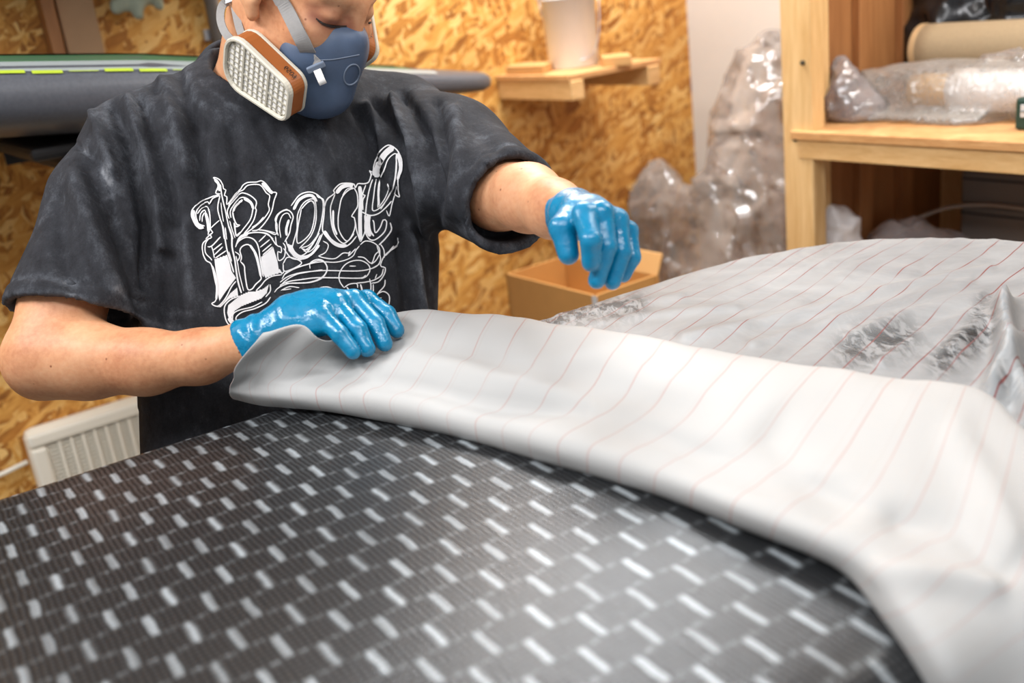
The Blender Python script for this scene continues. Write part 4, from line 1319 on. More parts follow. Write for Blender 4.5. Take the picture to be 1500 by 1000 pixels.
eye_shade_flush = (np.exp(-(polydist(_bp, [(458, 22), (478, 34), (512, 40)]) / 11) ** 2) + .6 * np.exp(-(polydist(_bp, [(452, 6), (480, 12), (512, 26)]) / 6) ** 2) + .5 * np.exp(-(polydist(_bp, [(462, 52), (500, 50)]) / 9) ** 2)) * _hd  # reddish skin plus brow and eyelid shade painted round the eye
body = meshobj('body', v, f, M['skin'], person, smooth=True, attr={'eye_shade_flush': np.clip(eye_shade_flush, 0, 1)})
body_bvh = BVHTree.FromPolygons([tuple(q) for q in v], [tuple(int(i) for i in q) for q in f])
CV = Vector(CAM)
def cast(bvh, x, y):
    d = Vector(ray(x, y)).normalized()
    h = bvh.ray_cast(CV, d)
    if h[0] is None: return None
    n = np.array(h[1])
    if np.dot(n, np.array(d)) > 0: n = -n
    return np.array(h[0]), n

# hair
def hair_sdf(p):
    q = (p - HO) @ HM
    y, z = q[..., 1], q[..., 2]
    r = ell(np.stack([np.abs(q[..., 0]), y, z], -1), (0, -.012, .045), (.0815, .1035, .094))
    r = smin(r, ell(q, (0, -.06, -.01), (.062, .048, .06)), .02)
    line = np.interp(y, [-.13, -.07, -.035, -.012, 0, .010, .022, .045, .085], [-.06, -.055, -.03, .03, .035, .004, .01, .062, .088])
    return np.maximum(r + .0015 * vnoise(p * 160), line - z)
v, f = sdf_mesh(hair_sdf, HO - .19, HO + .19, .0045, 1)
meshobj('hair', v, f, M['hair'], person, 'short dark hair', smooth=True)
# lashes and brows
for nm, ln, wd in (('eyelashes', [(463, 27), (472, 34), (484, 38), (497, 39), (508, 38)], .0034), ('eyebrow', [(540, 34), (546, 30), (552, 22), (556, 14)], .0030)):
    pts, ns = [], []
    for q in crspline(ln, n=5):
        h = cast(body_bvh, *q)
        if h is not None: pts.append(h[0] + .0006 * h[1]); ns.append(h[1])
    if len(pts) > 2:
        mb = MB(); ribbon(mb, pts, np.array(ns), [wd * (0.35 + 0.65 * math.sin(math.pi * (i + .6) / (len(pts) + .2))) for i in range(len(pts))], .0016)
        mb.make(nm, M['hair'], person, 'dark ' + nm)

# ---- t-shirt
Tt, Tb = P(398, 95, 1.475), P(422, 760, 1.50)
kx = unit(Tb - Tt); Tlen = np.linalg.norm(Tb - Tt)
TY = math.radians(20)
lat = V3(math.cos(TY), math.sin(TY), 0); lat = unit(lat - (lat @ kx) * kx); fwd = np.cross(kx, lat)
if fwd @ (CAM - Tt) < 0: fwd = -fwd
sec = [ # pixel row, left, right, depth half
    (95, 335, 470, .075), (130, 290, 520, .085), (165, 232, 585, .098), (205, 195, 628, .108), (260, 190, 640, .118), (350, 206, 642, .120), (450, 222, 640, .116), (560, 220, 634, .114), (660, 224, 628, .114), (760, 232, 622, .112)]
def sec_tab():
    T, A, B, CX = [], [], [], []
    for y, l, r, b in sec:
        t = np.interp(y, [95, 760], [0, 1])
        c = Tt + (Tb - Tt) * t
        d = (c - CAM) @ _F
        xc = proj(c)[0]
        T.append(t); A.append((r - l) / 2 * d / FPX / 0.975); CX.append(((l + r) / 2 - xc) * d / FPX); B.append(b)
    return map(np.array, (T, A, B, CX))
sT, sA, sB, sC = sec_tab()
HEM_R = P(116, 464, 1.352); HEM_L = P(752, 298, 1.295)
ax_r = unit(P(95, 545, 1.330) - P(150, 300, 1.395)); ax_l = unit(HEM_L - P(640, 225, 1.50))
# hem planes follow the photographed cuffs
def torso_sdf(p):
    q = p - Tt
    t = (q @ kx) / Tlen
    a = np.interp(t, sT, sA); b = np.interp(t, sT, sB); c = np.interp(t, sT, sC)
    x = (q @ lat) - c; y = q @ fwd
    e = ((np.abs(x) / a) ** 2.5 + (np.abs(y) / b) ** 2.5) ** (1 / 2.5)
    r = (e - 1) * np.minimum(a, b) * 0.9
    return np.maximum(r, np.maximum((-t) * Tlen, (t - 1) * Tlen))
def sleeve_r(p):
    return chain(p, [P(196, 212, 1.435), P(156, 300, 1.395), HEM_R + .05 * ax_r], [.058, .072, .100], .03)
def sleeve_l(p):
    return chain(p, [P(585, 178, 1.55), P(655, 238, 1.455), HEM_L + .05 * ax_l], [.066, .088, .062], .03)
def shirt_sdf(p):
    r = torso_sdf(p)
    r = smin(r, rcone(p, P(338, 124, 1.475), P(196, 206, 1.43), .050, .056), .05)
    r = smin(r, rcone(p, P(450, 128, 1.50), P(590, 172, 1.55), .044, .058), .05)
    a = np.maximum(sleeve_r(p), (p - HEM_R) @ ax_r)
    a = np.maximum(a, -np.maximum(sleeve_r(p) + .011, -((p - HEM_R) @ ax_r) - .045))
    b = np.maximum(sleeve_l(p), (p - HEM_L) @ ax_l)
    b = np.maximum(b, -np.maximum(sleeve_l(p) + .011, -((p - HEM_L) @ ax_l) - .045))
    r = smin(r, a, .028)
    r = smin(r, b, .028)
    return r
ncen = P(388, 110, 1.458)
fwc = V3(.30, -.74, -.60) * .086; ltc = lat * .088
naxis = unit(np.cross(ltc, fwc))
if naxis[2] < 0: naxis = -naxis
def shirt_cut(p):
    r = shirt_sdf(p)
    nk = rcone(p, ncen - .05 * naxis, ncen + .12 * naxis, .064, .092)
    r = smax(r, -nk, .006)
    # re-open the sleeves after blending
    return r
lo = np.min([P(10, 480, 1.45), P(420, 700, 1.3), P(20, 460, 1.25)], 0) - V3(.03, .10, .06)
hi = np.max([P(800, 240, 1.28), P(650, 120, 1.65), P(330, 60, 1.5)], 0) + V3(.04, .10, .04)
lo[2] = P(420, 760, 1.5)[2] - .02
sv, sf = sdf_mesh(shirt_cut, lo, hi, .0050, 3)
sn = vnormals(sv, sf)
spx = proj(sv)
front = np.clip(-(sn @ unit(ray(380, 300))) * 1.6 + .25, 0, 1)
def fold(line, wdt, amp):
    return amp * np.exp(-(polydist(spx, line) / wdt) ** 2) * front
dsp = .0028 * fbm(np.stack([spx[:, 0] / 46, spx[:, 1] / 150, sv[:, 1] * 4], -1), 2) * front
folds = [
    ([(228, 130), (262, 150), (300, 190)], 8, -.004), ([(340, 190), (350, 250), (352, 300)], 10, -.003),
    ([(165, 160), (185, 205), (200, 260), (215, 330), (218, 420)], 9, -.010), ([(190, 150), (212, 210), (232, 290), (238, 360)], 8, .006),
    ([(205, 150), (228, 205), (246, 260), (258, 330)], 7, -.006), ([(258, 100), (280, 160), (296, 225), (300, 300)], 9, -.007), ([(238, 120), (258, 180), (276, 250)], 9, .005),
    ([(140, 170), (152, 210), (165, 250)], 8, .006), ([(112, 212), (140, 232), (158, 262), (172, 320)], 5, -.005),
    ([(130, 245), (165, 310), (200, 400), (214, 460)], 12, -.008), ([(110, 260), (135, 340), (170, 420)], 14, .006), ([(80, 290), (90, 370), (110, 430)], 14, -.005), ([(160, 290), (190, 360), (212, 430)], 8, .006),
    ([(520, 160), (545, 205), (556, 260)], 6, -.005), ([(535, 155), (562, 205), (577, 270)], 6, .006), ([(552, 150), (583, 205), (597, 270)], 6, -.006), ([(575, 145), (604, 205), (618, 270), (622, 340)], 6, .008),
    ([(592, 140), (622, 190), (634, 250), (640, 330)], 7, -.010), ([(640, 150), (648, 210), (645, 300)], 7, -.007), ([(665, 165), (676, 220), (660, 310)], 10, .006),
    ([(600, 330), (612, 400), (622, 470)], 6, .006), ([(585, 350), (596, 430), (604, 480)], 8, -.004), ([(245, 380), (250, 470), (248, 560)], 12, -.005), ([(275, 330), (280, 430), (285, 480)], 10, .004),
    ([(380, 180), (410, 230), (430, 270)], 12, -.003), ([(470, 185), (480, 240), (475, 290)], 12, .003), ([(425, 190), (445, 240), (455, 300)], 10, .003),
    ([(650, 345), (690, 330), (730, 300)], 12, -.004), ([(700, 190), (735, 230), (752, 260)], 12, -.003),
]
for fo in folds: dsp += fold(fo[0], fo[1], fo[2] * 1.9)
hr = -((sv - HEM_R) @ ax_r); hl = -((sv - HEM_L) @ ax_l)
nearr = np.linalg.norm(sv - HEM_R, axis=1) < .15; nearl = np.linalg.norm(sv - HEM_L, axis=1) < .12
hd = np.where(nearr, hr, np.where(nearl, hl, 1))
dsp += np.where(hd < .020, .0016, 0) - .0022 * np.exp(-((hd - .0215) / .003) ** 2)
sv2 = sv + sn * dsp[:, None]
wear_fold_light = 0.8 * np.exp(-((hd - .022) / .006) ** 2) * (0.4 + vnoise(sv * 60)) + .5 * np.exp(-(np.abs(hd) / .006) ** 2)
for ln, wd_, am in (([(112, 212), (140, 232), (158, 262), (172, 320)], 6, .75), ([(150, 165), (180, 215), (200, 250)], 12, .55), ([(195, 140), (232, 175), (265, 215)], 12, .5), ([(150, 235), (185, 300), (212, 380)], 12, .35), ([(270, 100), (282, 140), (300, 155)], 6, .7), ([(290, 115), (330, 150), (380, 172)], 4, .5),
                   ([(617, 200), (622, 300), (630, 420)], 4, .55), ([(575, 145), (604, 205), (618, 270)], 6, .35), ([(600, 340), (612, 400), (622, 470)], 3, .8), ([(640, 150), (690, 190), (730, 220)], 14, .25), ([(135, 150), (200, 120), (270, 92)], 6, .35), ([(70, 250), (95, 300), (110, 400)], 14, .15), ([(400, 220), (430, 260)], 30, .2)):
    wear_fold_light += am * np.exp(-(polydist(spx, ln) / wd_) ** 2) * front * (0.55 + 0.6 * vnoise(sv * 45) + .35 * vnoise(sv * 120))
for fo in folds:
    if fo[2] > 0: wear_fold_light += .30 * fold(fo[0], fo[1] * .8, 1.0) * (.6 + .6 * vnoise(sv * 50))  # fold ridges painted lighter to bring out relief, on top of dusty wear
shirt = meshobj('t_shirt', sv2, sf, M['shirt'], person, 'faded black t-shirt with white lettering', smooth=True, attr={'wear_fold_light': np.clip(wear_fold_light, 0, 1)})
shirt_bvh = BVHTree.FromPolygons([tuple(q) for q in sv2], [tuple(int(i) for i in q) for q in sf])
# ribbed collar
cl = []
for i in range(49):
    a = 2 * math.pi * i / 48
    cl.append((ncen - .010 * naxis + ltc * math.cos(a) * .93 + fwc * math.sin(a) * .97))
mb = MB()
cl = np.array(cl)
cv, cf = [], []
for i in range(48):
    a = 2 * math.pi * i / 48
    o = unit(ltc * math.cos(a) + fwc * math.sin(a))
    for (du, dv) in ((-.004, .012), (-.0005, .014), (.006, .010), (.0155, -.008), (.013, -.011), (.004, -.004)):
        cv.append(cl[i] + o * du + naxis * dv)
for i in range(48):
    for k in range(6):
        cf.append((i * 6 + k, i * 6 + (k + 1) % 6, ((i + 1) % 48) * 6 + (k + 1) % 6, ((i + 1) % 48) * 6 + k))
meshobj('collar', cv, cf, M['shirt'], shirt, 'ribbed neckband', smooth=True)

# trousers and shoes (mostly hidden behind the board)
HIP = P(420, 700, 1.50)
hz_ = HIP[2]
def trouser_sdf(p):
    r = ell(p, HIP - .06 * UP, (.20, .14, .15))
    for sgn_ in (-1, 1):
        r = smin(r, chain(p, [HIP + sgn_ * .09 * lat - .10 * UP, V3(HIP[0], HIP[1], .48) + sgn_ * .11 * lat, V3(HIP[0], HIP[1] + .03, .10) + sgn_ * .13 * lat], [.098, .075, .068], .03), .04)
    return np.maximum(r, .05 - p[..., 2])
v, f = sdf_mesh(trouser_sdf, V3(HIP[0] - .38, HIP[1] - .30, .0), V3(HIP[0] + .38, HIP[1] + .30, hz_ + .14), .012, 2)
meshobj('trousers', v, f, M['trousers'], person, smooth=True)
for sgn_ in (-1, 1):
    fo = V3(HIP[0], HIP[1] + .03, 0) + sgn_ * .13 * lat
    fd = unit(V3(fwd[0], fwd[1], 0))
    def shoe_sdf(p):
        r = smin(rcone(p, fo + .05 * UP - .03 * fd, fo + .04 * UP + .15 * fd, .048, .040), rcone(p, fo + .05 * UP, fo + .11 * UP, .05, .05), .02)
        return np.maximum(r, .001 - p[..., 2])
    v, f = sdf_mesh(shoe_sdf, fo - V3(.14, .24, .01), fo + V3(.16, .16, .2), .009, 2)
    meshobj('shoe', v, f, M['shoe'], person, smooth=True)

# ---- gloves
fr_pts = { # right hand: knuckle, middle joint, tip, radii
    'p': ([P(470, 460, 1.216), P(498, 490, 1.196), P(517, 515, 1.192)], [.0118, .0108, .0092]),
    'r': ([P(494, 447, 1.236), P(524, 482, 1.212), P(538, 511, 1.205)], [.0124, .0112, .0098]),
    'm': ([P(518, 440, 1.258), P(550, 474, 1.232), P(563, 503, 1.222)], [.0124, .0112, .0100]),
    'i': ([P(538, 440, 1.280), P(567, 460, 1.262), P(581, 484, 1.252)], [.0120, .0110, .0098])}
def wrinkle(p, o, axis, L, amp, fr):
    t = (p - o) @ axis
    return amp * np.clip(1 - t / L, 0, 1) * np.sin(t * fr + 3 * vnoise(p * 35)) * (t > 0)
ax_gr = unit(P(440, 455, 1.235) - WRR)
g0r = P(356, 506, 1.238)
def glove_r(p):
    r = chain(p, [g0r, WRR, P(418, 476, 1.235)], [.0285, .0275, .0280], .015)
    for k in 'prmi':
        pts, rad = fr_pts[k]
        r = smin(r, rcone(p, P(428, 466, 1.238), pts[0], .023, rad[0] * 1.06), .012)
    r = smin(r, ell(p, P(462, 447, 1.248), (.034, .028, .019)), .015)
    r = smin(r, rcone(p, P(430, 480, 1.225), P(470, 476, 1.212), .020, .014), .015)
    fg = None
    for k in 'prmi':
        d = chain(p, *fr_pts[k], .003)
        fg = d if fg is None else smin(fg, d, .0012)
    r = smin(r, fg, .007)
    th = chain(p, [P(425, 470, 1.27), P(470, 470, 1.285), P(505, 476, 1.275)], [.018, .014, .012], .008)
    r = smin(r, th, .008)
    ax = unit(P(418, 474, 1.235) - g0r)
    t = (p - g0r) @ ax
    r = r - wrinkle(p, g0r, ax, .10, .0012, 300) - .0005 * vnoise(p * 90)
    cutp = t
    r = np.maximum(r, -cutp)
    return np.maximum(r, -np.maximum(rcone(p, g0r - .05 * ax, g0r + .012 * ax, .0268, .0268), -(.03 - t)))
pts = np.concatenate([fr_pts[k][0] for k in 'prmi'] + [[g0r, P(440, 432, 1.24)]])
v, f = sdf_mesh(glove_r, pts.min(0) - .05, pts.max(0) + .05, .0019, 1)
glr = meshobj('glove', v, f, M['glove'], person, 'blue nitrile glove on the right hand, resting on the fabric', smooth=True)
fl_pts = {
    'i': ([P(856, 314, 1.050), P(866, 352, 1.026), P(866, 384, 1.036)], [.0122, .0114, .0098]),
    'm': ([P(882, 312, 1.055), P(889, 362, 1.046), P(874, 410, 1.052)], [.0116, .0104, .0094]),
    'r': ([P(904, 322, 1.072), P(911, 368, 1.064), P(897, 412, 1.066)], [.0110, .0100, .0090]),
    'p': ([P(920, 338, 1.092), P(926, 376, 1.084), P(914, 402, 1.086)], [.0100, .0092, .0084])}
g0l = P(822, 312, 1.172)
axl_ = unit(WRL - g0l)
def glove_l(p):
    r = chain(p, [g0l, P(840, 314, 1.13), P(858, 316, 1.10)], [.0275, .0255, .0235], .015)
    for k in 'imrp':
        pts, rad = fl_pts[k]
        r = smin(r, rcone(p, P(866, 320, 1.10), pts[0], .020, rad[0] * 1.04), .010)
    fg = None
    for k in 'imrp':
        d = chain(p, *fl_pts[k], .003)
        fg = d if fg is None else smin(fg, d, .0012)
    r = smin(r, fg, .006)
    th = chain(p, [P(842, 312, 1.10), P(824, 334, 1.075), P(833, 372, 1.070)], [.017, .0142, .0115], .004)
    r = smin(r, th, .007)
    t = (p - g0l) @ axl_
    r = r - wrinkle(p, g0l, axl_, .09, .0010, 300) - .0005 * vnoise(p * 90)
    r = np.maximum(r, -t)
    return np.maximum(r, -np.maximum(rcone(p, g0l - .05 * axl_, g0l + .012 * axl_, .0258, .0258), -(.03 - t)))
pts = np.concatenate([fl_pts[k][0] for k in 'imrp'] + [[g0l, P(832, 372, 1.07)]])
v, f = sdf_mesh(glove_l, pts.min(0) - .05, pts.max(0) + .05, .0019, 1)
meshobj('glove', v, f, M['glove'], person, 'wet blue nitrile glove on the raised left hand', smooth=True)

# ---- respirator (head-local modelling)
def mask_sdf(p):
    q = (p - HO) @ HM
    s = np.stack([np.abs(q[..., 0]), q[..., 1], q[..., 2]], -1)
    r = ell(s, (0, .053, -.070), (.060, .058, .068))
    r = smin(r, ell(s, (0, .078, -.026), (.045, .034, .038)), .03)
    r = smin(r, ell(s, (0, .076, -.096), (.038, .038, .034)), .02)
    r = smin(r, ell(s, (.036, .058, -.042), (.026, .030, .026)), .02)
    r = smin(r, rcone(s, (0, .103, -.004), (0, .100, -.085), .012, .020), .018)
    r = smin(r, rcone(s, (.04, .050, -.080), (.066, .048, -.084), .024, .020), .01)
    r = smax(r, .018 - q[..., 1], .006)
    return r
v, f = sdf_mesh(mask_sdf, HO - .22, HO + .22, .0034, 2)
mask = meshobj('respirator', v, f, M['mask_blue'], person, 'blue-grey half-face respirator with twin filters', smooth=True)
mask_bvh = BVHTree.FromPolygons([tuple(q) for q in v], [tuple(int(i) for i in q) for q in f])
def on_mask(line, n=6, lift=.0005):
    out, ns = [], []
    for q in crspline(line, n=n):
        h = cast(mask_bvh, *q)
        if h is not None: out.append(h[0] + lift * h[1]); ns.append(h[1])
    return np.array(out), np.array(ns)
a_, n_ = on_mask([(464, 88), (486, 87), (505, 84), (526, 80)])
if len(a_) > 2:
    mb = MB(); mb.tube(a_, .0007, 6); mb.make('moulding_seam', M['mask_clip'], mask, 'pale moulded seam line')
ring = [(515 + 11 * math.cos(t) + 3 * math.sin(t), 109 - 15 * math.sin(t)) for t in np.linspace(0, 2 * math.pi, 14)]
a_, n_ = on_mask(ring, 3)
if len(a_) > 5:
    mb = MB(); mb.tube(a_, .0011, 6); mb.make('valve_ring', M['mask_clip'], mask, 'oval valve ring')
# cartridges
Lc, W0, W1 = .116, .092, .062
def cart_outline(inset=0.0, n=7):
    # (l forward, s up): wide end at the back, narrow end in front, rounded corners
    cs = [(-Lc / 2, -W0 / 2), (Lc / 2, -W1 / 2 - .004), (Lc / 2, W1 / 2 - .004), (-Lc / 2, W0 / 2)]
    rad = [.030, .018, .018, .030]
    out = []
    for i in range(4):
        p0, p1, p2 = (np.array(cs[(i + k) % 4]) for k in (-1, 0, 1))
        d0, d1 = unit(p0 - p1), unit(p2 - p1)
        r = rad[i]
        half = math.acos(np.clip(d0 @ d1, -1, 1)) / 2
        c = p1 + unit(d0 + d1) * r / math.sin(half)
        a0 = c + 0; 
        s0 = p1 + d0 * r / math.tan(half); s1 = p1 + d1 * r / math.tan(half)
        t0 = math.atan2(*(s0 - c)[::-1]); t1 = math.atan2(*(s1 - c)[::-1])
        dt = (t1 - t0 + math.pi) % (2 * math.pi) - math.pi
        for k in range(n):
            t = t0 + dt * k / (n - 1)
            out.append(c + (r - inset) * np.array([math.cos(t), math.sin(t)]))
    return np.array(out)
for sd in (1, -1):
    cc = HL(.090, .043, -.089) if sd > 0 else HL(-.088, .034, -.040)
    nn = unit(HM @ (V3(.95, .06, -.30) if sd > 0 else V3(-.92, .20, -.34))); l0_ = HM @ (V3(-.06, 1, -.02) if sd > 0 else V3(.50, .80, -.30)); ll = unit(l0_ - (l0_ @ nn) * nn); ss = np.cross(nn, ll); ss = ss if ss @ hU > 0 else -ss
    def ring_at(inset, dn): return cc + cart_outline(inset)[:, :1] * ll + cart_outline(inset)[:, 1:] * ss + dn * nn
    def shell(layers, cap0=True, cap1=True):
        rws = [ring_at(i, d) for i, d in layers]
        m_ = len(rws[0])
        ff = gridfaces(len(rws), m_, True)
        if cap0: ff.append(tuple(range(m_))[::-1])
        if cap1: ff.append(tuple((len(rws) - 1) * m_ + k for k in range(m_)))
        return np.concatenate(rws), ff
    side = 'right' if sd > 0 else 'left'
    vv, ff = shell([(.004, -.032), (.0005, -.031), (0, -.028), (.002, -.027), (.0022, -.006), (0, -.005), (0, .0), (.0015, .0022), (.004, .0022), (.0055, -.001), (.006, -.004)])
    meshobj('filter_cartridge', vv, ff, M['cart_beige'], mask, 'beige filter cartridge on the %s cheek' % side)
    vv, ff = shell([(.0012, -.0265), (.0012, -.0065)], False, False)
    meshobj('band', vv, ff, M['cart_orange'], mask, 'orange band round the cartridge')
    vv, ff = shell([(.007, -.0040), (.007, -.0023)])
    meshobj('filter_pad', vv, ff, M['filter_white'], mask, 'white filter behind the grid')
    ol = cart_outline(.0062)
    mb = MB()
    def bar(axis, val, wd, hgt):
        lo_, hi_ = 1e9, -1e9
        for i in range(len(ol)):
            a, b = ol[i], ol[(i + 1) % len(ol)]
            if (a[axis] - val) * (b[axis] - val) < 0:
                t = (val - a[axis]) / (b[axis] - a[axis]); o = a[1 - axis] + t * (b[1 - axis] - a[1 - axis])
                lo_, hi_ = min(lo_, o), max(hi_, o)
        if hi_ <= lo_: return
        u, w_ = (ll, ss) if axis == 0 else (ss, ll)
        mb.box(cc + (val - wd / 2) * u + lo_ * w_ - .0025 * nn, wd * u, (hi_ - lo_) * w_, hgt * nn)
    for i in range(-7, 8): bar(0, i * .0086 + .001, .0028 if i in (-3, 2) else .0018, .0020 if i in (-3, 2) else .0012)
    for i in range(-5, 6): bar(1, i * .0086, .0026 if i in (-1,) else .0018, .0018 if i == -1 else .0012)
    props(mb.make('filter_grid', M['cart_grid_shaded'], mask, 'beige grid over the filter'), kind='stuff')
    # print on the band
    txt = '6059' if sd > 0 else 'A1'
    tc = bpy.data.curves.new('print', 'FONT'); tc.body = txt; tc.size = .0105 if sd > 0 else .013; tc.align_x = 'CENTER'; tc.align_y = 'CENTER'
    to = bpy.data.objects.new('print', tc); COL.objects.link(to)
    bpy.context.view_layer.update()
    tm = bpy.data.meshes.new_from_object(to.evaluated_get(bpy.context.evaluated_depsgraph_get()))
    bpy.data.objects.remove(to)
    if sd > 0:
        s0 = cart_outline(.0004)
        i0, i1 = s0[14 + 6], s0[21]               # upper long edge, front -> back
        eu = (i1 - i0) / np.linalg.norm(i1 - i0)
        mid = i0 + (i1 - i0) * .06
        ex = unit(eu[0] * ll + eu[1] * ss); eo = cc + mid[0] * ll + mid[1] * ss - .0165 * nn
        ey = -nn
    else:
        s0 = cart_outline(.0004)
        i0, i1 = s0[20], s0[21]
        eu = (i1 - i0) / np.linalg.norm(i1 - i0)
        mid = i0 + (i1 - i0) * .2
        ex = unit(-(eu[0] * ll + eu[1] * ss)); eo = cc + mid[0] * ll + mid[1] * ss - .0165 * nn
        ey = -nn
    outw = np.cross(ex, ey)
    tv_ = np.array([eo + q.co.x * ex + q.co.y * ey + .0006 * unit(ss) for q in tm.vertices])
    meshobj('band_print', tv_, [tuple(p.vertices) for p in tm.polygons], M['ink'], mask, 'small dark figures on the orange band')
# strap clip and tab on the right
h = cast(mask_bvh, 462, 96) or cast(mask_bvh, 470, 100)
if h is not None:
    c, nv = h
    u_ = unit(ray(466, 84) / 1 - ray(452, 94)); u_ = unit(P(472, 88, 1.3) - P(452, 97, 1.3)); w_ = unit(np.cross(nv, u_)); nv = np.cross(u_, w_)
    if nv @ (CAM - c) < 0: nv = -nv
    cx_ = c + .004 * nv
    mb = MB(); mb.box(cx_ - .012 * u_ - .004 * w_ - .002 * nv, .024 * u_, .008 * w_, .006 * nv, .0015); mb.make('strap_buckle', M['mask_clip'], mask, 'blue-grey strap buckle')
    dn = unit(P(468, 122, 1.3) - P(458, 98, 1.3))
    sd_ = unit(np.cross(nv, dn))
    mb = MB(); ribbon(mb, crspline([c + .003 * nv, c + .010 * dn + .005 * nv, c + .020 * dn + .003 * nv, c + .026 * dn - .003 * nv], n=4), nv, .0095, .003); mb.make('strap_tab', M['filter_white'], mask, 'white strap end')
    # upper strap over the cheek and crown
    pts, ns = [c + .006 * nv], [nv]
    for q in crspline([(455, 80), (440, 50), (428, 25), (416, 2), (406, -20)], n=3):
        hb = cast(body_bvh, *q)
        if hb is not None: pts.append(hb[0] + .0035 * hb[1]); ns.append(hb[1])
    for l in ((.083, .015, .085), (.06, .005, .128), (.0, .0, .143), (-.06, .005, .128), (-.083, .02, .08), (-.072, .05, .02), (-.055, .075, -.03)):
        w3 = HL(*l); pts.append(w3); ns.append(unit(w3 - HL(0, -.01, .04)))
    pts = np.array(pts); keep = [0]
    for i in range(1, len(pts)):
        if np.linalg.norm(pts[i] - pts[keep[-1]]) > .008: keep.append(i)
    pts = pts[keep]; ns = np.array(ns)[keep]
    sp_ = crspline(pts, n=4); nn_ = crspline(ns, n=4)
    mb = MB(); ribbon(mb, sp_, nn_, .0200, .0018); mb.make('head_strap', M['strap'], mask, 'grey elastic strap over the cheek', smooth=False)
# neck straps
for ln in ([(360, 62, 1.318), (352, 45, 1.325), (347, 25, 1.335), (344, 4, 1.345), (348, -20, 1.365), (372, -48, 1.43)],
           [(346, 66, 1.315), (330, 48, 1.32), (323, 28, 1.33), (326, 8, 1.34), (340, -2, 1.35), (356, -14, 1.36), (380, -20, 1.43)]):
    pp = crspline([P(*q) for q in ln], n=5)
    mb = MB(); ribbon(mb, pp, unit(CAM - P(340, 20, 1.33)) + .25 * _R * -1, .0105, .0016); mb.make('neck_strap', M['strap'], mask, 'grey elastic strap behind the neck')
ck = P(341, 3, 1.336)
mb = MB(); mb.box(ck - .010 * _R - .003 * _U, .020 * _R + .008 * _U, .006 * _U, .004 * _F, .001); mb.make('strap_clasp', M['steel'], mask, 'small metal clasp')

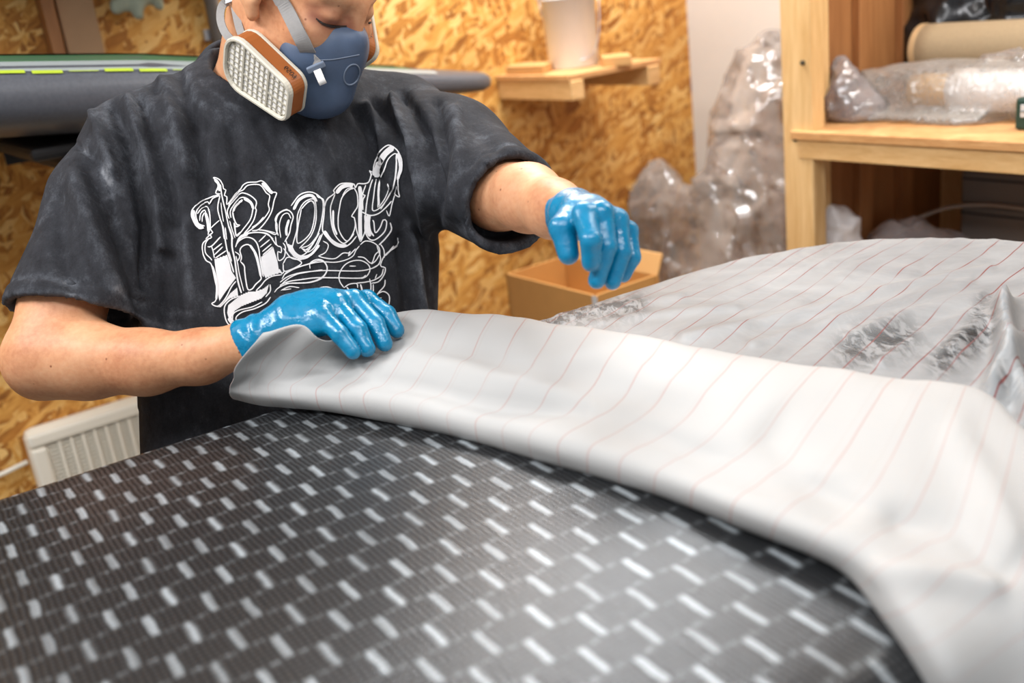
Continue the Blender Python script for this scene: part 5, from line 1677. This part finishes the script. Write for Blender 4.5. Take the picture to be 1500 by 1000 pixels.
# ---- screen print on the shirt, traced stroke by stroke
A_ = lambda q: (260 + q[0] / 7.145, 210 + q[1] / 7.145)
B_ = lambda q: (280 + q[0] / 6.25, 330 + q[1] / 6.25)
C_ = lambda q: (430 + q[0] / 5.5556, 200 + q[1] / 5.5556)
D_ = lambda q: (410 + q[0] / 7.5, 360 + q[1] / 7.5)
E_ = lambda q: (240 + q[0] / 3.226, 190 + q[1] / 3.226)
STROKES = [
 (A_, 1.7, '380,358 415,400 425,460 405,520 450,530'), (A_, 1.7, '385,355 440,380 475,440 480,475 505,490 490,545 515,560 515,640 545,610 600,530 670,470 690,440 740,410 830,405 870,392 910,410 960,470 990,510 1035,520 1010,600 985,710 930,810 850,900 780,915'),
 (A_, 1.8, '450,430 460,520 480,620 500,700 520,800 545,900 580,1000'), (A_, 1.7, '445,550 430,620 425,700 445,780 470,860 490,1000'), (A_, 1.3, '455,620 465,720 482,820'),
 (A_, 4.0, '395,375 432,430 440,500'), (A_, 1.7, '445,545 380,575 345,635 330,610 250,640 205,700 195,770 225,840 290,865'), (A_, 1.7, '440,535 370,560 320,580 260,595 200,640 155,700 150,770 175,840 230,890 282,885'),
 (A_, 5.5, '168,700 165,770 190,830 235,868 275,880'), (A_, 1.7, '210,740 250,685 315,665 340,720 345,800 350,900 372,930 340,960 300,1000'), (A_, 1.6, '235,810 245,740 282,708 300,730 328,800 330,900 325,960'), (A_, 4.0, '300,735 322,830 332,930'), (A_, 1.6, '262,820 265,770 285,730'),
 (A_, 1.5, '350,890 390,850 440,805'), (A_, 1.7, '540,790 520,720 540,660 590,590 650,530 700,520 770,550 825,610 815,680 825,700 800,800 750,880 690,950'), (A_, 1.7, '560,780 550,720 580,650 640,580 700,565 760,600 790,650 785,720 760,800 700,880 620,970 600,900 590,830'),
 (A_, 3.2, '578,720 605,655 685,590'), (A_, 3.6, '700,577 770,622 795,690'), (A_, 2.0, '575,720 590,790 620,850 650,855 610,872 590,830'), (A_, 1.7, '530,660 560,600 640,510 690,490 740,440 830,430 880,450 930,520 965,550 950,640 960,700 900,790 800,880 700,950'),
 (A_, 5.0, '885,415 940,475 995,525'), (A_, 1.4, '545,810 570,900 602,990'), (A_, 1.4, '500,880 512,965'), (A_, 1.6, '780,880 840,840 900,770'), (A_, 1.7, '840,905 900,910 960,930 1030,950 1040,850 1020,800 1050,740 1110,700 1150,690'), (A_, 1.7, '650,1000 700,960 780,935 880,935 950,960 1000,1000'),
 # e
 (E_, 1.7, '600,360 640,312 690,295 740,320 752,350 745,430 725,500 690,560 660,590 620,597 590,560 575,520'), (E_, 4.2, '612,378 640,332 690,310 722,338'), (E_, 1.6, '640,560 695,500 718,430 715,352 700,327 662,347 632,400 628,470 612,530 600,580'), (E_, 1.7, '650,375 690,337 708,352 710,420 690,490 640,535 627,520 634,450 650,375'),
 (E_, 1.8, '540,500 528,460 535,410 560,385 590,382 610,410 600,450 592,490 570,530'), (E_, 1.5, '552,510 545,450 560,405 585,395 600,420'), (E_, 3.6, '590,425 578,470 580,500'), (E_, 1.7, '750,490 722,552 684,600 640,612 600,604 565,560'), (E_, 3.6, '598,562 640,597 690,592 735,545'), (E_, 1.5, '660,575 702,540 735,488'), (E_, 1.5, '648,560 682,566 712,520'),
 # a
 (C_, 1.7, '250,570 240,510 200,495 180,470'), (C_, 1.8, '250,570 270,510 330,460 320,440 370,390 430,380 490,390 500,420 520,385 570,385 610,370 630,310 615,280 640,290 650,230 680,170 720,110 780,75 840,110 880,190 880,280 855,350 860,440 870,485 830,460 842,400'),
 (C_, 1.8, '250,570 245,650 235,760 270,820 330,880 400,900 460,870 510,810'), (C_, 1.7, '332,470 300,560 300,640 310,730 340,810 400,868 450,840 490,790'), (C_, 3.0, '320,600 322,720 350,800'), (C_, 1.7, '490,420 440,440 390,500 370,590 360,680 370,770 430,850 480,790 500,720 490,660 470,650 500,600 520,560 515,470 490,420'), (C_, 1.4, '395,480 430,430 480,415'),
 (C_, 6.0, '345,462 385,415 440,396 480,402'), (C_, 4.2, '250,768 300,840 370,882 430,885'), (C_, 5.5, '535,405 545,500 540,600 538,700 542,840'), (C_, 1.8, '585,395 560,470 580,480 560,520 562,600'), (C_, 1.6, '540,855 512,770 500,690'), (C_, 1.6, '545,855 580,760 575,640'),
 # l
 (C_, 1.8, '640,350 610,450 590,560 580,680 580,770 610,830 650,842 700,812 742,762 752,690 725,680 700,740 662,782 650,700 640,680'), (C_, 8.5, '668,335 690,250 745,150 815,92'), (C_, 7.5, '650,320 665,280 690,210'), (C_, 1.7, '670,350 650,480 640,600 700,580 760,510 800,440 830,330 842,180 830,142 772,190 740,280 700,370 690,470 682,580'), (C_, 3.4, '702,365 690,460 690,560'),
 (C_, 4.0, '850,140 872,250 852,350'), (C_, 1.7, '838,160 842,280 805,430 705,592'), (C_, 1.5, '770,380 778,430 745,500 690,575'), (C_, 1.8, '550,612 620,642 690,625 760,565 802,520'), (C_, 5.5, '602,640 592,740 620,812'), (C_, 2.6, '620,640 612,700 622,770 650,810'), (C_, 2.0, '782,700 790,760 742,830 690,882'), (C_, 1.7, '752,600 775,645 800,560 830,470'), (C_, 1.6, '540,880 580,850 640,860 690,900 700,960'), (C_, 1.6, '700,870 730,920 735,985'),
 (C_, 1.6, '840,820 845,870 800,910 742,970'), (C_, 1.5, '205,970 260,940 280,880 240,850'), (C_, 1.5, '60,905 130,880 200,800'), (C_, 1.5, '60,905 110,940 170,900 220,800'),
 # lower half of the R
 (B_, 1.8, '170,80 190,110 150,130 110,170 110,250 140,320 180,345 200,400 220,500 240,600 225,690 190,715 240,740 290,700 330,640 370,560 410,510'), (B_, 1.6, '165,120 135,170 135,250 180,300 192,320'), (B_, 3.2, '195,370 225,470 238,570 232,680'), (B_, 1.8, '155,195 190,190 270,105'), (B_, 1.8, '200,230 282,165'), (B_, 1.8, '215,270 290,195'), (B_, 1.8, '222,300 322,230'), (B_, 1.6, '190,190 205,240 215,300'),
 (B_, 2.4, '340,0 370,90 375,200 400,320 410,400 430,520 460,620'), (B_, 1.5, '400,0 412,85 450,60'), (B_, 2.0, '290,0 310,120 330,230 360,330 390,430'), (B_, 1.4, '310,30 327,130'), (B_, 1.4, '345,240 372,330'), (B_, 1.5, '410,280 425,350 440,440 480,600'), (B_, 1.6, '400,240 440,270 440,300 420,330'),
 (B_, 1.8, '410,180 440,140 500,110 560,120 600,160 620,220 630,300 645,400 660,470'), (B_, 1.9, '450,330 460,290 445,230 470,190 520,175 560,210 590,280 610,350 630,450 640,490 590,540 560,580 520,585 500,500 490,420 485,370 450,330'), (B_, 3.4, '540,180 592,262 615,350 638,470'),
 (B_, 1.8, '620,150 682,88'), (B_, 1.8, '632,200 717,130'), (B_, 1.8, '650,240 732,170'), (B_, 1.8, '655,270 742,195'), (B_, 1.8, '405,200 440,110 510,75 620,65 700,80 750,140 775,180'), (B_, 3.0, '425,150 450,110 520,85'), (B_, 1.7, '770,100 782,180 822,200 822,250 792,240 800,320 850,290 862,200 840,160'), (B_, 1.5, '610,40 690,50 770,70'),
 (B_, 1.8, '830,450 740,465 680,500 640,550 595,595'), (B_, 1.8, '720,540 722,600 680,655'), (B_, 1.8, '725,655 680,712 580,762 470,792 412,840 420,880 445,902 400,927 340,902 310,832 308,742 360,680 440,645'), (B_, 1.7, '380,860 385,810 440,775 560,745 650,700'), (B_, 4.0, '340,850 380,900 430,905'),
 (B_, 1.7, '840,350 890,290 1010,345 860,420 840,350'), (B_, 1.5, '830,490 870,430 950,390 1080,350 1170,320 1220,340 1242,400 1200,470 1080,520 900,530 800,570 760,612'), (B_, 1.5, '800,570 870,500 960,450 1050,430 1200,405'), (B_, 1.5, '820,595 900,560 990,570'), (B_, 1.5, '830,592 915,580'),
 (B_, 1.5, '850,720 800,705 740,720 725,760 760,785 775,760'), (B_, 1.5, '860,670 882,690 885,740'), (B_, 1.5, '880,685 960,675 1040,640 1100,600'), (B_, 2.6, '680,765 702,810 690,880'), (B_, 2.2, '540,835 572,870 578,925'), (B_, 2.2, '470,855 512,880 542,930'), (B_, 2.0, '805,400 830,440 850,420'),
 # flourishes under the word
 (D_, 1.5, '40,320 150,255 300,205 450,175 600,180 720,155 800,110 830,50 870,0'), (D_, 1.6, '0,400 80,340 200,300 350,280 500,270 700,275 850,275 960,260 1060,220 1100,150 1080,60 1060,0'), (D_, 1.8, '0,430 100,390 230,370 400,350 600,350 800,355 900,350 940,320'), (D_, 1.5, '50,410 200,410 340,400 450,360 510,290 515,220 470,160 400,150 330,190 330,250'),
 (D_, 1.6, '700,460 655,390 650,310 700,220 780,170 880,160 960,200 985,260 950,330 890,360'), (D_, 1.6, '760,222 830,222'), (D_, 1.6, '700,460 760,420 840,415 850,460'), (D_, 1.7, '830,410 950,395 1040,370 1110,320 1130,250'), (D_, 1.7, '1000,410 1080,390 1140,310 1150,240 1100,215 1150,100 1280,0'), (D_, 1.6, '1240,0 1160,100'),
 (D_, 1.8, '980,360 995,450 980,560 970,640'), (D_, 1.7, '1020,420 1020,520 1010,640'), (D_, 1.7, '1150,370 1140,440 1080,510 1020,600'), (D_, 1.7, '1110,570 1050,590 1020,640'), (D_, 1.7, '1060,530 1130,500 1190,540 1195,620 1160,700 1100,690'), (D_, 2.4, '880,420 897,490 880,560'), (D_, 2.0, '730,450 760,500 765,560'), (D_, 1.8, '960,510 950,570 935,610'), (D_, 1.6, '815,490 825,540'),
 (D_, 1.6, '420,110 480,130 600,140 690,80 750,80 770,60 750,110 830,30'), (D_, 1.6, '850,120 920,130 1000,190 1040,100 1080,60'), (D_, 1.6, '1000,200 1050,160 1090,90'), (D_, 1.6, '440,455 520,450 580,470'), (D_, 1.5, '60,580 140,590 260,540 350,490'), (D_, 1.6, '1040,360 1060,310'), (D_, 1.5, '1000,250 1090,200'),
]
FILLS = [
 (B_, '215,310 330,270 350,330 370,420 410,480 380,520 320,600 260,690 240,600 240,500 225,400'), (B_, '640,290 750,200 790,330 800,400 830,430 760,450 680,480 655,430 640,350'),
 (B_, '450,640 520,610 600,600 660,580 710,540 690,620 640,670 560,700 460,740 400,780 370,840 400,890 350,870 330,800 340,730 400,680'), (B_, '420,570 430,640 350,670 270,750 230,750 300,700 360,620'), (B_, '880,170 920,180 960,260 1040,300 1000,320 940,290 890,230'),
]
parse = lambda s: [tuple(map(float, q.split(','))) for q in s.split()]
pv, pf_ = [], []
def project(pts, lift):
    out = []
    for q in pts:
        h = cast(shirt_bvh, *q)
        out.append(None if h is None else h[0] + lift * h[1])
    return out
for fn, wpx_, txt in STROKES:
    ln = crspline([fn(q) for q in parse(txt)], step=3.0)
    if len(ln) < 2: continue
    L_, R_l = [], []
    for i in range(len(ln)):
        t = ln[min(i + 1, len(ln) - 1)] - ln[max(i - 1, 0)]
        t = t / (np.linalg.norm(t) + 1e-9); nrm = np.array([-t[1], t[0]])
        wv3 = wpx_ / 2 * (0.55 if i in (0, len(ln) - 1) else 1)
        L_.append(ln[i] + nrm * wv3); R_l.append(ln[i] - nrm * wv3)
    a, b = project(L_, .0018), project(R_l, .0018)
    base = None
    for i in range(len(ln)):
        if a[i] is None or b[i] is None: base = None; continue
        pv += [a[i], b[i]]; k = len(pv)
        if base is not None: pf_.append((k - 4, k - 3, k - 1, k - 2))
        base = k
for fn, txt in FILLS:
    poly = np.array([fn(q) for q in parse(txt)])
    x0, y0 = poly.min(0); x1, y1 = poly.max(0)
    for yy in np.arange(y0, y1, 1.5):
        ym = yy + .75; xs = []
        for i in range(len(poly)):
            p, q = poly[i], poly[(i + 1) % len(poly)]
            if (p[1] - ym) * (q[1] - ym) < 0: xs.append(p[0] + (ym - p[1]) / (q[1] - p[1]) * (q[0] - p[0]))
        xs.sort()
        for u0, u1 in zip(xs[::2], xs[1::2]):
            cols = np.linspace(u0, u1, max(2, int((u1 - u0) / 5) + 2))
            top = project([(c, yy) for c in cols], .0014); bot = project([(c, yy + 1.5) for c in cols], .0014)
            for i in range(len(cols) - 1):
                q = [top[i], top[i + 1], bot[i + 1], bot[i]]
                if any(z is None for z in q): continue
                k = len(pv); pv += q; pf_.append((k, k + 1, k + 2, k + 3))
if pv: meshobj('shirt_print', np.array(pv), pf_, M['print'], shirt, 'white ornate lettering reading Real, with flourishes')
